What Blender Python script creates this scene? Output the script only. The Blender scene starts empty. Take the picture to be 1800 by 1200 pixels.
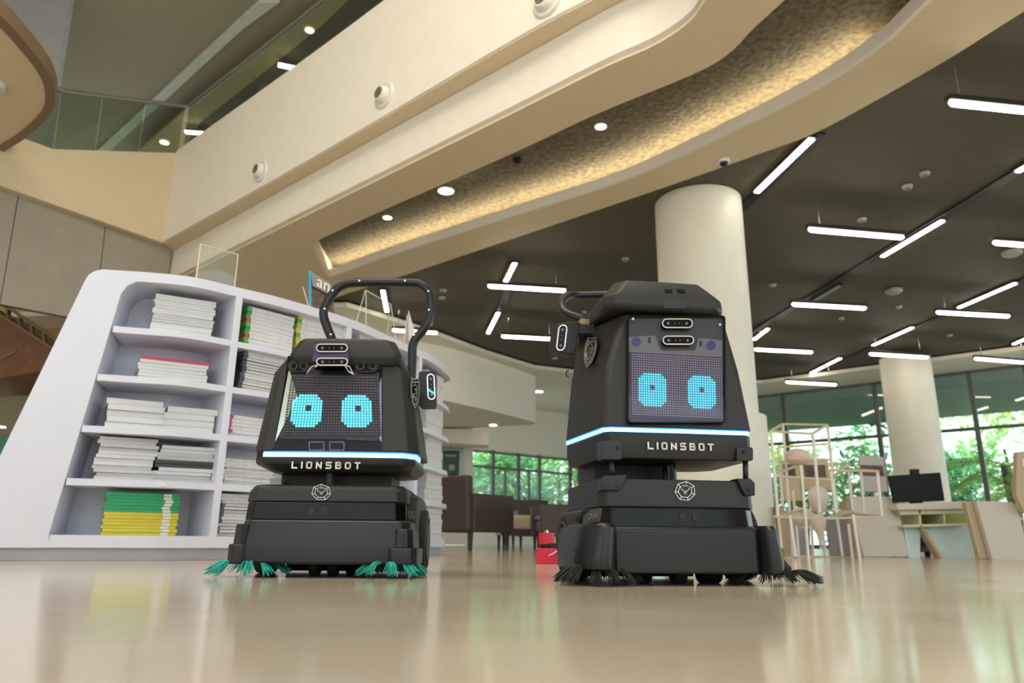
import bpy, bmesh, math, random
from math import sin, cos, tan, radians, pi, sqrt, atan2, hypot
from mathutils import Vector, Matrix
random.seed(7)
SC = bpy.context.scene
COL = SC.collection
# ------------------------------------------------------------------ camera
F_PX = 1290.0; PITCH = radians(15.2); ROLL = 0.0084; CAM_H = 0.11
cF = Vector((0, cos(PITCH), sin(PITCH))); cU0 = Vector((0, -sin(PITCH), cos(PITCH)))
cR = Vector((cos(ROLL), cU0.y*sin(ROLL), cU0.z*sin(ROLL)))
cU = Vector((-sin(ROLL), cU0.y*cos(ROLL), cU0.z*cos(ROLL)))
CAM = Vector((0, 0, CAM_H))
cd = bpy.data.cameras.new('camera'); cam = bpy.data.objects.new('camera', cd); COL.objects.link(cam)
M = Matrix((cR, cU, -cF)).transposed().to_4x4(); M.translation = CAM
cam.matrix_world = M
cd.sensor_width = 36; cd.lens = F_PX/1800*36; cd.clip_start = 0.02; cd.clip_end = 300
cd.dof.use_dof = True; cd.dof.focus_distance = 2.15; cd.dof.aperture_fstop = 4.0
SC.camera = cam
# ------------------------------------------------------------------ world, large lights, exposure
w = bpy.data.worlds.new('world'); SC.world = w; w.use_nodes = True
nt = w.node_tree; bg = nt.nodes['Background']
tc = nt.nodes.new('ShaderNodeTexCoord'); sp = nt.nodes.new('ShaderNodeSeparateXYZ'); cr = nt.nodes.new('ShaderNodeValToRGB')
nt.links.new(tc.outputs['Generated'], sp.inputs[0]); nt.links.new(sp.outputs['Z'], cr.inputs[0]); nt.links.new(cr.outputs[0], bg.inputs[0])
cr.color_ramp.elements[0].position = 0.0; cr.color_ramp.elements[0].color = (.86, .97, .95, 1)
cr.color_ramp.elements[1].position = 0.6; cr.color_ramp.elements[1].color = (.80, .88, 1, 1)
bg.inputs[1].default_value = 2.1
def area(name, loc, rot, sx, sy, power, col):
    l = bpy.data.lights.new(name, 'AREA'); l.shape = 'RECTANGLE'; l.size = sx; l.size_y = sy; l.energy = power; l.color = col
    o = bpy.data.objects.new(name, l); COL.objects.link(o); o.location = loc; o.rotation_euler = rot; return o
area('atrium_fill', (-1.5, 1.0, 8.2), (0, 0, 0), 7, 5, 430, (1, .90, .75))  # added fill light from above, no skylight opening is built
sun = bpy.data.lights.new('sun', 'SUN'); sun.energy = 7.0; sun.angle = radians(3); sun.color = (1, .97, .88)
so = bpy.data.objects.new('sun', sun); COL.objects.link(so); so.rotation_euler = (radians(38), radians(20), 0)
SC.view_settings.view_transform = 'Standard'; SC.view_settings.look = 'None'
SC.view_settings.gamma = 1; SC.view_settings.exposure = 0.22; SC.view_settings.use_curve_mapping = False

# ------------------------------------------------------------------ pixel geometry (1800 x 1200 photograph)
def ray(px, py): return cF + cR*((px-900)/F_PX) + cU*((600-py)/F_PX)
def onz(px, py, z):
    d = ray(px, py); return CAM + d*((z-CAM_H)/d.z)
def ony(px, py, Y):
    d = ray(px, py); return CAM + d*(Y/d.y)
def onpl(px, py, P, n):
    d = ray(px, py); n = Vector(n); return CAM + d*((Vector(P)-CAM).dot(n)/d.dot(n))
def proj(x, y, z):
    d = Vector((x, y, z))-CAM; k = d.dot(cF)
    return (900+F_PX*d.dot(cR)/k, 600-F_PX*d.dot(cU)/k)
# ------------------------------------------------------------------ materials
MATS = {}
def mat(name, col, rough=.5, metal=0, emit=0, ecol=None, var=.06, scale=6, bump=0, coat=0, spec=.5):
    if name in MATS: return MATS[name]
    m = bpy.data.materials.new(name); m.use_nodes = True; n = m.node_tree; b = n.nodes['Principled BSDF']
    b.inputs['Roughness'].default_value = rough; b.inputs['Metallic'].default_value = metal
    b.inputs['Specular IOR Level'].default_value = spec
    b.inputs['Coat Weight'].default_value = coat; b.inputs['Coat Roughness'].default_value = .05
    t = n.nodes.new('ShaderNodeTexCoord'); z = n.nodes.new('ShaderNodeTexNoise'); z.inputs['Scale'].default_value = scale; z.inputs['Detail'].default_value = 4
    n.links.new(t.outputs['Object'], z.inputs['Vector'])
    r = n.nodes.new('ShaderNodeValToRGB'); n.links.new(z.outputs[0], r.inputs[0])
    r.color_ramp.elements[0].position = .3; r.color_ramp.elements[1].position = .7
    r.color_ramp.elements[0].color = tuple(max(0, c*(1-var)) for c in col)+(1,)
    r.color_ramp.elements[1].color = tuple(min(1, c*(1+var)) for c in col)+(1,)
    n.links.new(r.outputs[0], b.inputs['Base Color'])
    if bump:
        bp = n.nodes.new('ShaderNodeBump'); bp.inputs['Strength'].default_value = bump; bp.inputs['Distance'].default_value = .02
        n.links.new(z.outputs[0], bp.inputs['Height']); n.links.new(bp.outputs[0], b.inputs['Normal'])
    if emit:
        b.inputs['Emission Color'].default_value = tuple(ecol or col)+(1,); b.inputs['Emission Strength'].default_value = emit
    MATS[name] = m; return m
def glassmat(name, tint, refl=.1, rough=.02):
    m = bpy.data.materials.new(name); m.use_nodes = True; n = m.node_tree; n.nodes.clear()
    o = n.nodes.new('ShaderNodeOutputMaterial'); mx = n.nodes.new('ShaderNodeMixShader'); t = n.nodes.new('ShaderNodeBsdfTransparent'); g = n.nodes.new('ShaderNodeBsdfGlossy')
    lw = n.nodes.new('ShaderNodeLayerWeight'); lw.inputs[0].default_value = .5; fr = n.nodes.new('ShaderNodeMath'); fr.operation = 'POWER'; fr.inputs[1].default_value = 5; n.links.new(lw.outputs['Facing'], fr.inputs[0]); ad = n.nodes.new('ShaderNodeMath'); ad.operation = 'ADD'; ad.inputs[1].default_value = refl
    zz = n.nodes.new('ShaderNodeTexNoise'); zz.inputs['Scale'].default_value = 1.5
    t.inputs[0].default_value = tuple(tint)+(1,); g.inputs['Roughness'].default_value = rough
    n.links.new(fr.outputs[0], ad.inputs[0]); n.links.new(ad.outputs[0], mx.inputs[0]); n.links.new(t.outputs[0], mx.inputs[1]); n.links.new(g.outputs[0], mx.inputs[2]); n.links.new(mx.outputs[0], o.inputs[0])
    MATS[name] = m; return m
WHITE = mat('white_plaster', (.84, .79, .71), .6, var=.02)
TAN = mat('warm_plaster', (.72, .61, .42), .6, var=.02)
CREAM = mat('column_paint', (.90, .86, .76), .45, var=.02)
GREYWALL = mat('grey_wall_panel', (.36, .32, .27), .5, var=.05)
OCHRE = mat('ochre_wall', (.55, .38, .17), .6)
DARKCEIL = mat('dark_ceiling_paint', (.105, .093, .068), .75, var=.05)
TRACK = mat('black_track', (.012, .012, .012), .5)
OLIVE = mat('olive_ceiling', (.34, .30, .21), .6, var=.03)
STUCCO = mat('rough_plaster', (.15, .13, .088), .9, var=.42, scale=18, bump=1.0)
LAMP = mat('lamp_diffuser', (1, 1, 1), .5, emit=17, ecol=(1, .92, .74))
LAMPOFF = mat('unlit_diffuser', (.30, .36, .34), .4)
DOWN = mat('downlight_glow', (1, 1, 1), .5, emit=9, ecol=(1, .88, .62))
COVE = mat('cove_led', (1, 1, 1), .5, emit=34, ecol=(1, .88, .64))
HOUS = mat('lamp_housing', (.03, .028, .026), .4)
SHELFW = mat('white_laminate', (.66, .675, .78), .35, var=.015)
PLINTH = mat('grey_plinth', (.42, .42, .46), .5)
BODY = mat('charcoal_plastic', (.020, .020, .0205), .46, var=.08, scale=3, spec=.4)
BODY2 = mat('charcoal_plastic_satin', (.0135, .0135, .0155), .34, var=.08, scale=3, spec=.4)
GLOSSB = mat('gloss_black', (.004, .004, .005), .12, spec=.2)
RUBBER = mat('rubber', (.012, .012, .012), .7)
SILVER = mat('silver_trim', (.75, .72, .68), .25, metal=.9)
LETTER = mat('letter_white', (.78, .76, .72), .4)
LEDBLUE = mat('led_strip', (.3, .7, 1), .4, emit=3.2, ecol=(.16, .60, 1.0))
LEDCORE = mat('led_strip_core', (.5, .85, 1), .4, emit=1.35, ecol=(.24, .62, 1.0))
CELLON = mat('pixel_lit', (.02, .12, .15), .4, emit=1.25, ecol=(.11, .70, .92))
CELLOFF1 = mat('pixel_unlit_dark', (.045, .038, .055), .4)
CELLOFF2 = mat('pixel_unlit_grey', (.27, .25, .31), .5, spec=.2)
LENS = mat('lens_dark', (.01, .01, .02), .1)
TEAL = mat('teal_bristle', (.02, .42, .34), .5, var=.25, scale=40)
BRBLK = mat('black_bristle', (.012, .011, .010), .55, var=.3, scale=40)
CHROME = mat('screw_steel', (.7, .7, .7), .25, metal=1)
METALFR = mat('window_frame_metal', (.10, .11, .10), .4)
BROWN = mat('armchair_leather', (.055, .038, .032), .5)
BEIGE = mat('beige_cushion', (.52, .44, .30), .8)
RODW = mat('white_rod', (.74, .70, .64), .45)
RODT = mat('tan_rod', (.55, .45, .32), .5)
RED = mat('red_plastic', (.62, .02, .06), .4)
WOODU = mat('stair_wood', (.20, .085, .045), .5, var=.2)
SCRB = mat('screen_black', (.004, .004, .004), .4, spec=.2)
GREENIN = mat('olive_green_laminate', (.30, .36, .05), .5)
PALEP = mat('pale_panel', (.62, .76, .74), .5)
DESKW = mat('desk_white', (.66, .60, .53), .5, var=.02)
DESKT = mat('desk_tan', (.55, .43, .28), .5, var=.03)
VASE = mat('pale_ceramic', (.68, .62, .54), .4)
G_WIN = glassmat('window_glass', (.92, .98, .95), .045, .0)
G_RAIL = glassmat('rail_glass', (.74, .79, .72), .05, .0)
G_CLEAR = glassmat('clear_acrylic', (.97, .975, .95), .03, .02)
G_COVER = glassmat('robot_cover_glass', (.93, .93, .97), .015, .0)
EDGE = mat('acrylic_edge', (.75, .72, .55), .2)
def floor_mat():
    m = bpy.data.materials.new('polished_stone'); m.use_nodes = True; n = m.node_tree; b = n.nodes['Principled BSDF']
    t = n.nodes.new('ShaderNodeTexCoord')
    z1 = n.nodes.new('ShaderNodeTexNoise'); z1.inputs['Scale'].default_value = 2.2; z1.inputs['Detail'].default_value = 6
    z2 = n.nodes.new('ShaderNodeTexNoise'); z2.inputs['Scale'].default_value = 90; z2.inputs['Detail'].default_value = 3
    for z in (z1, z2): n.links.new(t.outputs['Object'], z.inputs['Vector'])
    r = n.nodes.new('ShaderNodeValToRGB'); r.color_ramp.elements[0].position = .3; r.color_ramp.elements[1].position = .7
    r.color_ramp.elements[0].color = (.52, .44, .34, 1); r.color_ramp.elements[1].color = (.61, .525, .415, 1)
    n.links.new(z1.outputs[0], r.inputs[0])
    mx = n.nodes.new('ShaderNodeMixRGB'); mx.blend_type = 'MULTIPLY'; mx.inputs[0].default_value = .12
    n.links.new(r.outputs[0], mx.inputs[1]); n.links.new(z2.outputs[0], mx.inputs[2]); n.links.new(mx.outputs[0], b.inputs['Base Color'])
    rr = n.nodes.new('ShaderNodeMapRange'); rr.inputs[3].default_value = .09; rr.inputs[4].default_value = .17
    n.links.new(z1.outputs[0], rr.inputs[0]); n.links.new(rr.outputs[0], b.inputs['Roughness'])
    b.inputs['Specular IOR Level'].default_value = .45
    return m
FLOOR = floor_mat()
# ------------------------------------------------------------------ mesh helpers
def link(name, bm, m, parent=None, smooth=False, bevel=0, seg=2):
    me = bpy.data.meshes.new(name)
    bmesh.ops.recalc_face_normals(bm, faces=bm.faces)
    bm.to_mesh(me); bm.free()
    for x in (m if isinstance(m, (list, tuple)) else [m]): me.materials.append(x)
    o = bpy.data.objects.new(name, me); COL.objects.link(o)
    if parent: o.parent = parent
    if smooth:
        for p in me.polygons: p.use_smooth = True
    if bevel:
        b = o.modifiers.new('bevel', 'BEVEL'); b.width = bevel; b.segments = seg; b.limit_method = 'ANGLE'; b.angle_limit = radians(35); b.harden_normals = False
        for p in me.polygons: p.use_smooth = True
        b2 = o.modifiers.new('wn', 'WEIGHTED_NORMAL'); b2.keep_sharp = True
    return o
def tag(o, label, cat, group=None, kind=None):
    o['label'] = label; o['category'] = cat
    if group: o['group'] = group
    if kind: o['kind'] = kind
    return o
def struct(o): o['kind'] = 'structure'; return o
def empty(name, loc=(0, 0, 0), rz=0, label=None, cat=None, group=None):
    o = bpy.data.objects.new(name, None); COL.objects.link(o); o.location = loc; o.rotation_euler = (0, 0, rz); o.empty_display_size = .1
    if label: tag(o, label, cat, group)
    return o
def loft(bm, secs, caps=True, close=True, mi=0):
    rows = [[bm.verts.new(Vector(p)) for p in s] for s in secs]; n = len(rows[0])
    for a, b in zip(rows, rows[1:]):
        for i in range(n if close else n-1):
            f = bm.faces.new((a[i], a[(i+1) % n], b[(i+1) % n], b[i])); f.material_index = mi
    if caps:
        for rr in (rows[0], rows[-1]):
            f = bm.faces.new(rr); f.material_index = mi
            if n > 4: f.normal_update(); bmesh.ops.triangulate(bm, faces=[f], ngon_method='EAR_CLIP')
    return bm
def BM(): return bmesh.new()
def box(bm, c, s, R=None, mi=0):
    v = []
    for k in (-1, 1):
        for j in (-1, 1):
            for i in (-1, 1):
                p = Vector((i*s[0]/2, j*s[1]/2, k*s[2]/2))
                if R: p = R @ p
                v.append(bm.verts.new(Vector(c)+p))
    for q in ((0, 1, 3, 2), (4, 5, 7, 6), (0, 1, 5, 4), (2, 3, 7, 6), (0, 2, 6, 4), (1, 3, 7, 5)):
        bm.faces.new([v[i] for i in q]).material_index = mi
    return bm
def bar(bm, a, b, wx, wy, up=Vector((0, 0, 1)), mi=0):
    a = Vector(a); b = Vector(b); d = (b-a).normalized(); x = d.cross(up)
    if x.length < 1e-4: x = Vector((1, 0, 0))
    x.normalize(); y = x.cross(d)
    off = [x*wx/2*i+y*wy/2*j for i, j in ((-1, -1), (1, -1), (1, 1), (-1, 1))]
    return loft(bm, [[a+o for o in off], [b+o for o in off]], mi=mi)
def tube(bm, pts, r, n=8, caps=True, sx=1.0):
    pts = [Vector(p) for p in pts]; secs = []; prev = None
    for i, p in enumerate(pts):
        d = (pts[min(i+1, len(pts)-1)]-pts[max(i-1, 0)]).normalized()
        if prev is None:
            x = d.cross(Vector((0, 0, 1)));
            if x.length < 1e-3: x = d.cross(Vector((0, 1, 0)))
        else: x = prev-d*prev.dot(d)
        x.normalize(); prev = x; y = d.cross(x)
        rr = r[i] if isinstance(r, (list, tuple)) else r
        secs.append([p+x*cos(2*pi*k/n)*rr*sx+y*sin(2*pi*k/n)*rr for k in range(n)])
    return loft(bm, secs, caps)
def cyl(bm, c, r, h, n=24, axis='z', r2=None):
    r2 = r if r2 is None else r2; s = []
    for rr, z in ((r, -h/2), (r2, h/2)):
        L = []
        for k in range(n):
            a = 2*pi*k/n; x, y = rr*cos(a), rr*sin(a)
            L.append(Vector(c)+(Vector((x, y, z)) if axis == 'z' else Vector((z, x, y)) if axis == 'x' else Vector((x, z, y))))
        s.append(L)
    return loft(bm, s)
def lathe(bm, c, prof, n=20):
    return loft(bm, [[Vector(c)+Vector((r*cos(2*pi*k/n), r*sin(2*pi*k/n), z)) for k in range(n)] for r, z in prof])
def prism(bm, pts2, z0, z1, mi=0):
    return loft(bm, [[(p[0], p[1], z0) for p in pts2], [(p[0], p[1], z1) for p in pts2]], mi=mi)
def slabn(bm, pts, n, d, mi=0):
    n = Vector(n).normalized(); return loft(bm, [[Vector(p) for p in pts], [Vector(p)+n*d for p in pts]], mi=mi)
def ringn(bm, outer, inner, n, d):
    n = Vector(n).normalized(); N = len(outer)
    rows = [[bm.verts.new(Vector(p)+n*k) for p in L] for L, k in ((outer, 0), (outer, d), (inner, d), (inner, 0))]
    for a in range(4):
        A, B = rows[a], rows[(a+1) % 4]
        for i in range(N): bm.faces.new((A[i], A[(i+1) % N], B[(i+1) % N], B[i]))
    return bm
def catm(pts, n=6):
    out = []; P = [Vector(p) for p in pts]
    for i in range(len(P)-1):
        p0 = P[max(i-1, 0)]; p1 = P[i]; p2 = P[i+1]; p3 = P[min(i+2, len(P)-1)]
        for k in range(n):
            t = k/n
            out.append(.5*((2*p1)+(p2-p0)*t+(2*p0-5*p1+4*p2-p3)*t*t+(3*p1-p0-3*p2+p3)*t**3))
    out.append(P[-1]); return out
def offs(pts, d):   # offset a 2-D polyline to its left by d
    o = []
    for i, p in enumerate(pts):
        a = pts[max(i-1, 0)]; b = pts[min(i+1, len(pts)-1)]
        t = Vector((b[0]-a[0], b[1]-a[1])).normalized(); o.append(Vector((p[0]-t.y*d, p[1]+t.x*d)))
    return o
def wallribbon(bm, pts, z0, z1, th):
    q = offs(pts, th)
    return prism(bm, [(p[0], p[1]) for p in pts]+[(p[0], p[1]) for p in reversed(q)], z0, z1)
def rrect(x0, y0, x1, y1, r, n=5):
    L = []
    for cx, cy, a0 in ((x1-r, y0+r, -90), (x1-r, y1-r, 0), (x0+r, y1-r, 90), (x0+r, y0+r, 180)):
        for k in range(n+1):
            a = radians(a0+90*k/n); L.append((cx+r*cos(a), cy+r*sin(a)))
    return L

# ================================================================== SETTING
# floor
bm = BM(); prism(bm, [(-14, -5), (16, -5), (16, 12), (11.0, 15.4), (7.0, 18.8), (1.9, 22.5), (-1.2, 20.0), (-14, 20)], -.12, 0)
struct(link('floor', bm, FLOOR))
# plan curves of the atrium edge, taken from where the edges are seen at soffit height
Z5 = 3.9; Z6 = 4.46; Z8 = 6.03
def curve(pxs, z, ext=3.0, extra=None):
    P = [onz(x, y, z).xy for x, y in pxs]; d = (P[-1]-P[-2]).normalized(); P += [Vector(e) for e in extra] if extra else [P[-1]+d*ext]
    return [v.xy for v in catm([Vector((p.x, p.y, 0)) for p in P], 5)]
C1 = curve([(610, 516), (698, 488), (900, 420), (1160, 332), (1350, 265), (1430, 235), (1525, 185), (1665, 105), (1800, 20)], Z5)
C2 = curve([(576, 487), (592, 484), (700, 446), (900, 382), (1100, 318), (1315, 220), (1450, 150), (1560, 75), (1640, 0)], Z5)
C4 = curve([(545, 430), (583, 411), (675, 369), (900, 270), (1050, 200), (1215, 132), (1280, 95), (1325, 50), (1380, 0)], Z5)
C5 = curve([(294, 500), (359, 468), (500, 398), (799, 250), (900, 200), (1060, 120), (1150, 80), (1210, 40), (1240, 0)], Z5, extra=[(1.52, 3.9), (1.9, 2.3)])
C7 = curve([(287, 427), (550, 280), (900, 75), (1040, 0)], Z6, extra=[(.98, 4.84), (1.14, 4.45), (1.27, 3.9), (1.65, 2.3)])
L = lambda c: [tuple(p) for p in c]
# soffit with the cove opening in it
bm = BM(); prism(bm, L(C5)+L(reversed(C4))+L(C2)+L(reversed(C1))+[(-3.6, 12.0), (-6.2, 13.2), (-6.2, 11.4)], Z5, Z5+.08)
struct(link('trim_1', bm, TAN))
# cove: lip, end wall and rough plaster ceiling
cov = empty('ceiling_cove'); struct(cov)
bm = BM(); wallribbon(bm, C2, Z5, Z5+.12, -.04); link('lip', bm, WHITE, cov)
bm = BM(); prism(bm, [(-3.1, 9.5)]+L(offs(C4, -.04))+L(reversed(offs(C1, .1)))+[(-3.2, 11.9)], Z5+.27, Z5+.33); link('plaster_ceiling', bm, STUCCO, cov)
bm = BM(); wallribbon(bm, offs(C1, -.02), Z5+.08, Z5+.28, .04); link('outer_wall', bm, WHITE, cov)
bm = BM(); wallribbon(bm, C4, Z5+.08, Z5+.28, .03); link('inner_wall', bm, WHITE, cov)
bm = BM(); wallribbon(bm, [C4[0]+Vector((-.02, -.25)), C2[0]+Vector((-.02, .9))], Z5+.004, Z5+.28, .05); link('end_wall', bm, WHITE, cov)
bm = BM(); wallribbon(bm, offs(C2[3:34], .07), Z5+.085, Z5+.105, .025); link('led_strip', bm, COVE, cov)
# fascias
bm = BM(); wallribbon(bm, C5, Z5+.02, Z6-.01, .12); struct(link('wall_lower_fascia', bm, WHITE))
K = C7[0]; K3 = [Vector(onz(-60, 316, Z6).xy), Vector(onz(0, 329, Z6).xy), K]
d3 = (K-K3[1]).normalized(); K3[0] = K3[1]-d3*2.5
bm = BM(); prism(bm, L(C7)+L(reversed(offs(C5, .05)))+[], Z6-.006, Z6+.03); struct(link('trim_2', bm, TAN))
bm = BM(); wallribbon(bm, C7, Z6, Z8, .25); struct(link('wall_upper_fascia', bm, WHITE))
# the left fascia is lower on its far left, so its top edge follows the seen outline
Pl = [onpl(x, y, (K.x, K.y, 0), (d3.y, -d3.x, 0)) for x, y in ((-40, 312), (288, 427), (313, 269), (94, 262), (33, 240), (-40, 205))]
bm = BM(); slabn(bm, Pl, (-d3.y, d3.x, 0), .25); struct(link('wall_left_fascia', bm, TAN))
# grey panelled wall under it, each panel its own piece
gw = empty('wall_panelled'); struct(gw)
nrm = Vector((-d3.y, d3.x, 0)); Pw = Vector((K.x, K.y, 0))+nrm*.12
def gp(px, py): return onpl(px, py, Pw, nrm)
joints = [(-120, 300, -160, 506), (35, 335, 0, 534), (187, 390, 166, 565), (304, 436, 282, 587)]
for a, b in zip(joints, joints[1:]):
    p = [gp(a[0]+1, a[1]-6), gp(b[0]-1, b[1]-6), gp(b[2]-1, b[3]), gp(a[2]+1, a[3])]
    link('panel', slabn(BM(), p, nrm, .04), GREYWALL, gw)
bm = BM(); p = [gp(-120, 300)+nrm*.03, gp(304, 432)+nrm*.03, gp(282, 585)+nrm*.03, gp(-160, 504)+nrm*.03]
link('backing', slabn(bm, p, nrm, .1), TRACK, gw)
# ochre wall further back and low grey wall at far left
bm = BM(); p = [ony(-300, 380, 13.2), ony(330, 400, 13.2), ony(330, 660, 13.2), ony(-300, 660, 13.2)]; slabn(bm, p, (0, 1, 0), .1); struct(link('wall_ochre', bm, OCHRE))
bm = BM(); p = [ony(-300, 655, 13.0), ony(330, 655, 13.0), ony(330, 955, 13.0), ony(-300, 955, 13.0)]; slabn(bm, p, (0, 1, 0), .1); struct(link('wall_low_left', bm, mat('warm_grey_wall', (.33, .29, .2), .6)))
bm = BM(); p = [ony(-200, 770, 12.8), ony(60, 765, 12.8), ony(60, 850, 12.8), ony(-200, 850, 12.8)]; slabn(bm, p, (0, 1, 0), .1); struct(link('trim_3', bm, mat('teal_panel', (.08, .30, .25), .3)))
# upper ceiling of the atrium
ZU = 8.6
def zz(px, py, z=ZU): return tuple(onz(px, py, z).xy)
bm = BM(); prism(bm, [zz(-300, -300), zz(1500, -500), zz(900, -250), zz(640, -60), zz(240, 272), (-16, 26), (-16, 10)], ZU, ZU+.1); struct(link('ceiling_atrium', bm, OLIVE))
bm = BM(); prism(bm, [zz(455, 0), zz(492, 0), zz(430, 45), zz(190, 265), zz(164, 268), zz(420, 32)], ZU-.05, ZU); struct(link('trim_4', bm, mat('pale_strip', (.62, .68, .60), .5)))
bm = BM(); prism(bm, [zz(x, y, 8.3) for x, y in ((235, 290), (240, 268), (335, 185), (585, -5), (650, -60), (675, -60), (560, 50), (460, 130), (352, 215), (318, 268), (318, 290))], 8.3, 8.36); struct(link('trim_5', bm, mat('tan_band', (.50, .40, .24), .7)))
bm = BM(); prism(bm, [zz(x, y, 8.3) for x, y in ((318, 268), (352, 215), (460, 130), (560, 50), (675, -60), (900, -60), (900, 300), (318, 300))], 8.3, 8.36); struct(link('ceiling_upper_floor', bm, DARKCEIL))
# high blue-grey wall, far left
bm = BM(); p = [ony(-260, -160, 9.8), ony(147, -160, 9.8), ony(96, 160, 9.8), ony(70, 300, 9.8), ony(-260, 300, 9.8)]; slabn(bm, p, (0, 1, 0), .12); struct(link('wall_left', bm, mat('blue_grey_wall', (.36, .36, .36), .6)))
# curved balcony tip, upper left
bal = empty('balcony_tip'); struct(bal)
ZB = 4.95
oc = [v.xy for v in catm([onz(x, y, ZB) for x, y in ((-70, -25), (0, 27), (45, 75), (85, 128), (97, 170), (86, 205), (42, 245), (0, 272), (-70, 330))], 4)]
ctr = Vector(onz(-90, 150, ZB).xy)
ic = [ctr+(p-ctr)*.905 for p in oc]
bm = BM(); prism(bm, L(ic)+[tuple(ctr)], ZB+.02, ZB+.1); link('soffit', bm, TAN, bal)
bm = BM(); prism(bm, L(oc)+L(reversed(ic)), ZB, ZB+.16); link('edge_lip', bm, mat('brown_lip', (.22, .15, .09), .5), bal)
bm = BM(); c = onz(-8, 150, ZB); cyl(bm, (c.x, c.y, ZB-.01), .10, .06, 24); link('ring_lamp', bm, mat('white_ring', (.75, .74, .72), .4), bal)
# dark ceiling over the reading hall, white border, window wall
FAC = [Vector((-1.2, 20.0)), Vector((1.9, 22.5)), Vector((7.0, 18.8)), Vector((11.0, 15.4)), Vector((16, 11.2))]
BORD = [Vector(onz(x, y, 3.9).xy) for x, y in ((610, 537), (697, 564), (767, 587), (855, 620), (940, 646), (993, 652))]+[Vector((3.6, 17.6)), Vector((6.13, 17.58)), Vector((10.22, 14.14)), Vector((14.6, 10.4))]
bm = BM(); prism(bm, L(offs(C1, .0))+[(7, 0), (16, 0), (16, 12), (11, 15.5), (7, 18.9), (1.9, 22.4), (-6, 16)], 4.0, 4.06); struct(link('ceiling', bm, DARKCEIL))
bm = BM(); wallribbon(bm, C1, Z5+.08, 4.06, .03); struct(link('trim_6', bm, TAN))
bm = BM(); prism(bm, L(BORD)+L(reversed(FAC))+[(-9, 20), (-9, 12.5)], 3.88, 3.96); struct(link('ceiling_border', bm, WHITE))
# unseen rear wall with tall openings, added to cut the light indoors, roof over the hall behind
wb = empty('wall_back_light_block'); struct(wb)
for x0, x1, z0, z1 in ((-14, 16, 6.2, 8.7), (-14, 16, 0, .5), (-14, -10.5, .5, 6.2), (-6.5, -4, .5, 6.2), (0, 2, .5, 6.2), (6, 8, .5, 6.2), (12, 16, .5, 6.2)):
    link('wall_panel', prism(BM(), [(x0, -5), (x1, -5), (x1, -5.25), (x0, -5.25)], z0, z1), WHITE, wb)
bm = BM(); prism(bm, [(-14.2, -5.2), (-14, -5.2), (-14, 20), (-14.2, 20)], 0, 8.7); struct(link('wall_side_light_block', bm, WHITE))  # unseen side wall, added to close off light from the left
bm = BM(); prism(bm, [(-14.2, -5.2), (16, -5.2), (16, 9), (-14.2, 26)], 8.75, 8.9); struct(link('roof_light_block', bm, WHITE))  # unseen cover, added to keep sky light out of the hall
# left window wall
def fp(px, py, i=0):
    a, b = FAC[i], FAC[i+1]; t = (b-a).normalized(); return onpl(px, py, (a.x, a.y, 0), (t.y, -t.x, 0))
def facade(i, z0, z1, th, name, m, parent=None, t0=0, t1=1, out=0):
    a = FAC[i].lerp(FAC[i+1], t0); b = FAC[i].lerp(FAC[i+1], t1)
    q = offs([a, b], out); bm = BM(); wallribbon(bm, q, z0, z1, th); return link(name, bm, m, parent)
struct(facade(0, 2.55, 3.9, .2, 'wall_above_windows', WHITE))
struct(facade(0, 0, .75, .2, 'wall_below_windows', WHITE))
w1 = empty('window_1'); struct(w1)
facade(0, .75, 2.55, .02, 'glass', G_WIN, w1, out=.08)
for t in (0.02, .24, .47, .67, .98): facade(0, .75, 2.55, .08, 'mullion', METALFR, w1, t-.012, t+.012, .04)
for t, zz1 in ((.35, 2.1), (.57, 2.1)): facade(0, .75, zz1, .06, 'mullion', METALFR, w1, t-.008, t+.008, .05)
for z in (.78, 2.08, 2.50): facade(0, z-.03, z+.03, .07, 'transom', METALFR, w1, out=.05)
w2 = empty('window_2'); struct(w2)
for i in (1, 2, 3):
    facade(i, 0.02, 3.88, .02, 'glass', G_WIN, w2, out=.06)
    facade(i, .0, .08, .1, 'transom', METALFR, w2); facade(i, 3.82, 3.88, .1, 'transom', METALFR, w2)
    facade(i, 2.55, 2.62, .08, 'transom', METALFR, w2, out=.02)
    for t in ((.02, .62) if i == 1 else (0, .42, .8) if i == 2 else (.0, .3, .6)):
        facade(i, 0, 3.88, .12, 'mullion', METALFR, w2, t, t+.018, .0)
# white bulkhead block hanging below the ceiling (left of centre)
pts = [(-4.2, 11.8), (-2.6, 13.3)]+[tuple(onz(x, y, 3.9).xy) for x, y in ((786, 608), (855, 629), (915, 650), (935, 657))]
e = Vector(pts[-1]); pts += [(e.x+.10, e.y+.25), (e.x+.05, e.y+.5), (e.x-.4, e.y+.7), (-2, 18.4), (-4.5, 17.6)]
bm = BM(); prism(bm, pts, 2.78, 3.88); o = struct(link('trim_7', bm, WHITE, bevel=.03))
bm = BM(); p = [ony(640, 745, 17.8), ony(858, 757, 17.8), ony(858, 782, 17.8), ony(640, 770, 17.8)]; slabn(bm, p, (0, 1, 0), .8); struct(link('trim_8', bm, WHITE))
bm = BM(); p = [ony(560, 700, 19.0), ony(831, 700, 19.0), ony(831, 957, 19.0), ony(560, 957, 19.0)]; slabn(bm, p, (0, 1, 0), .15); struct(link('wall_poster', bm, WHITE))
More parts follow.
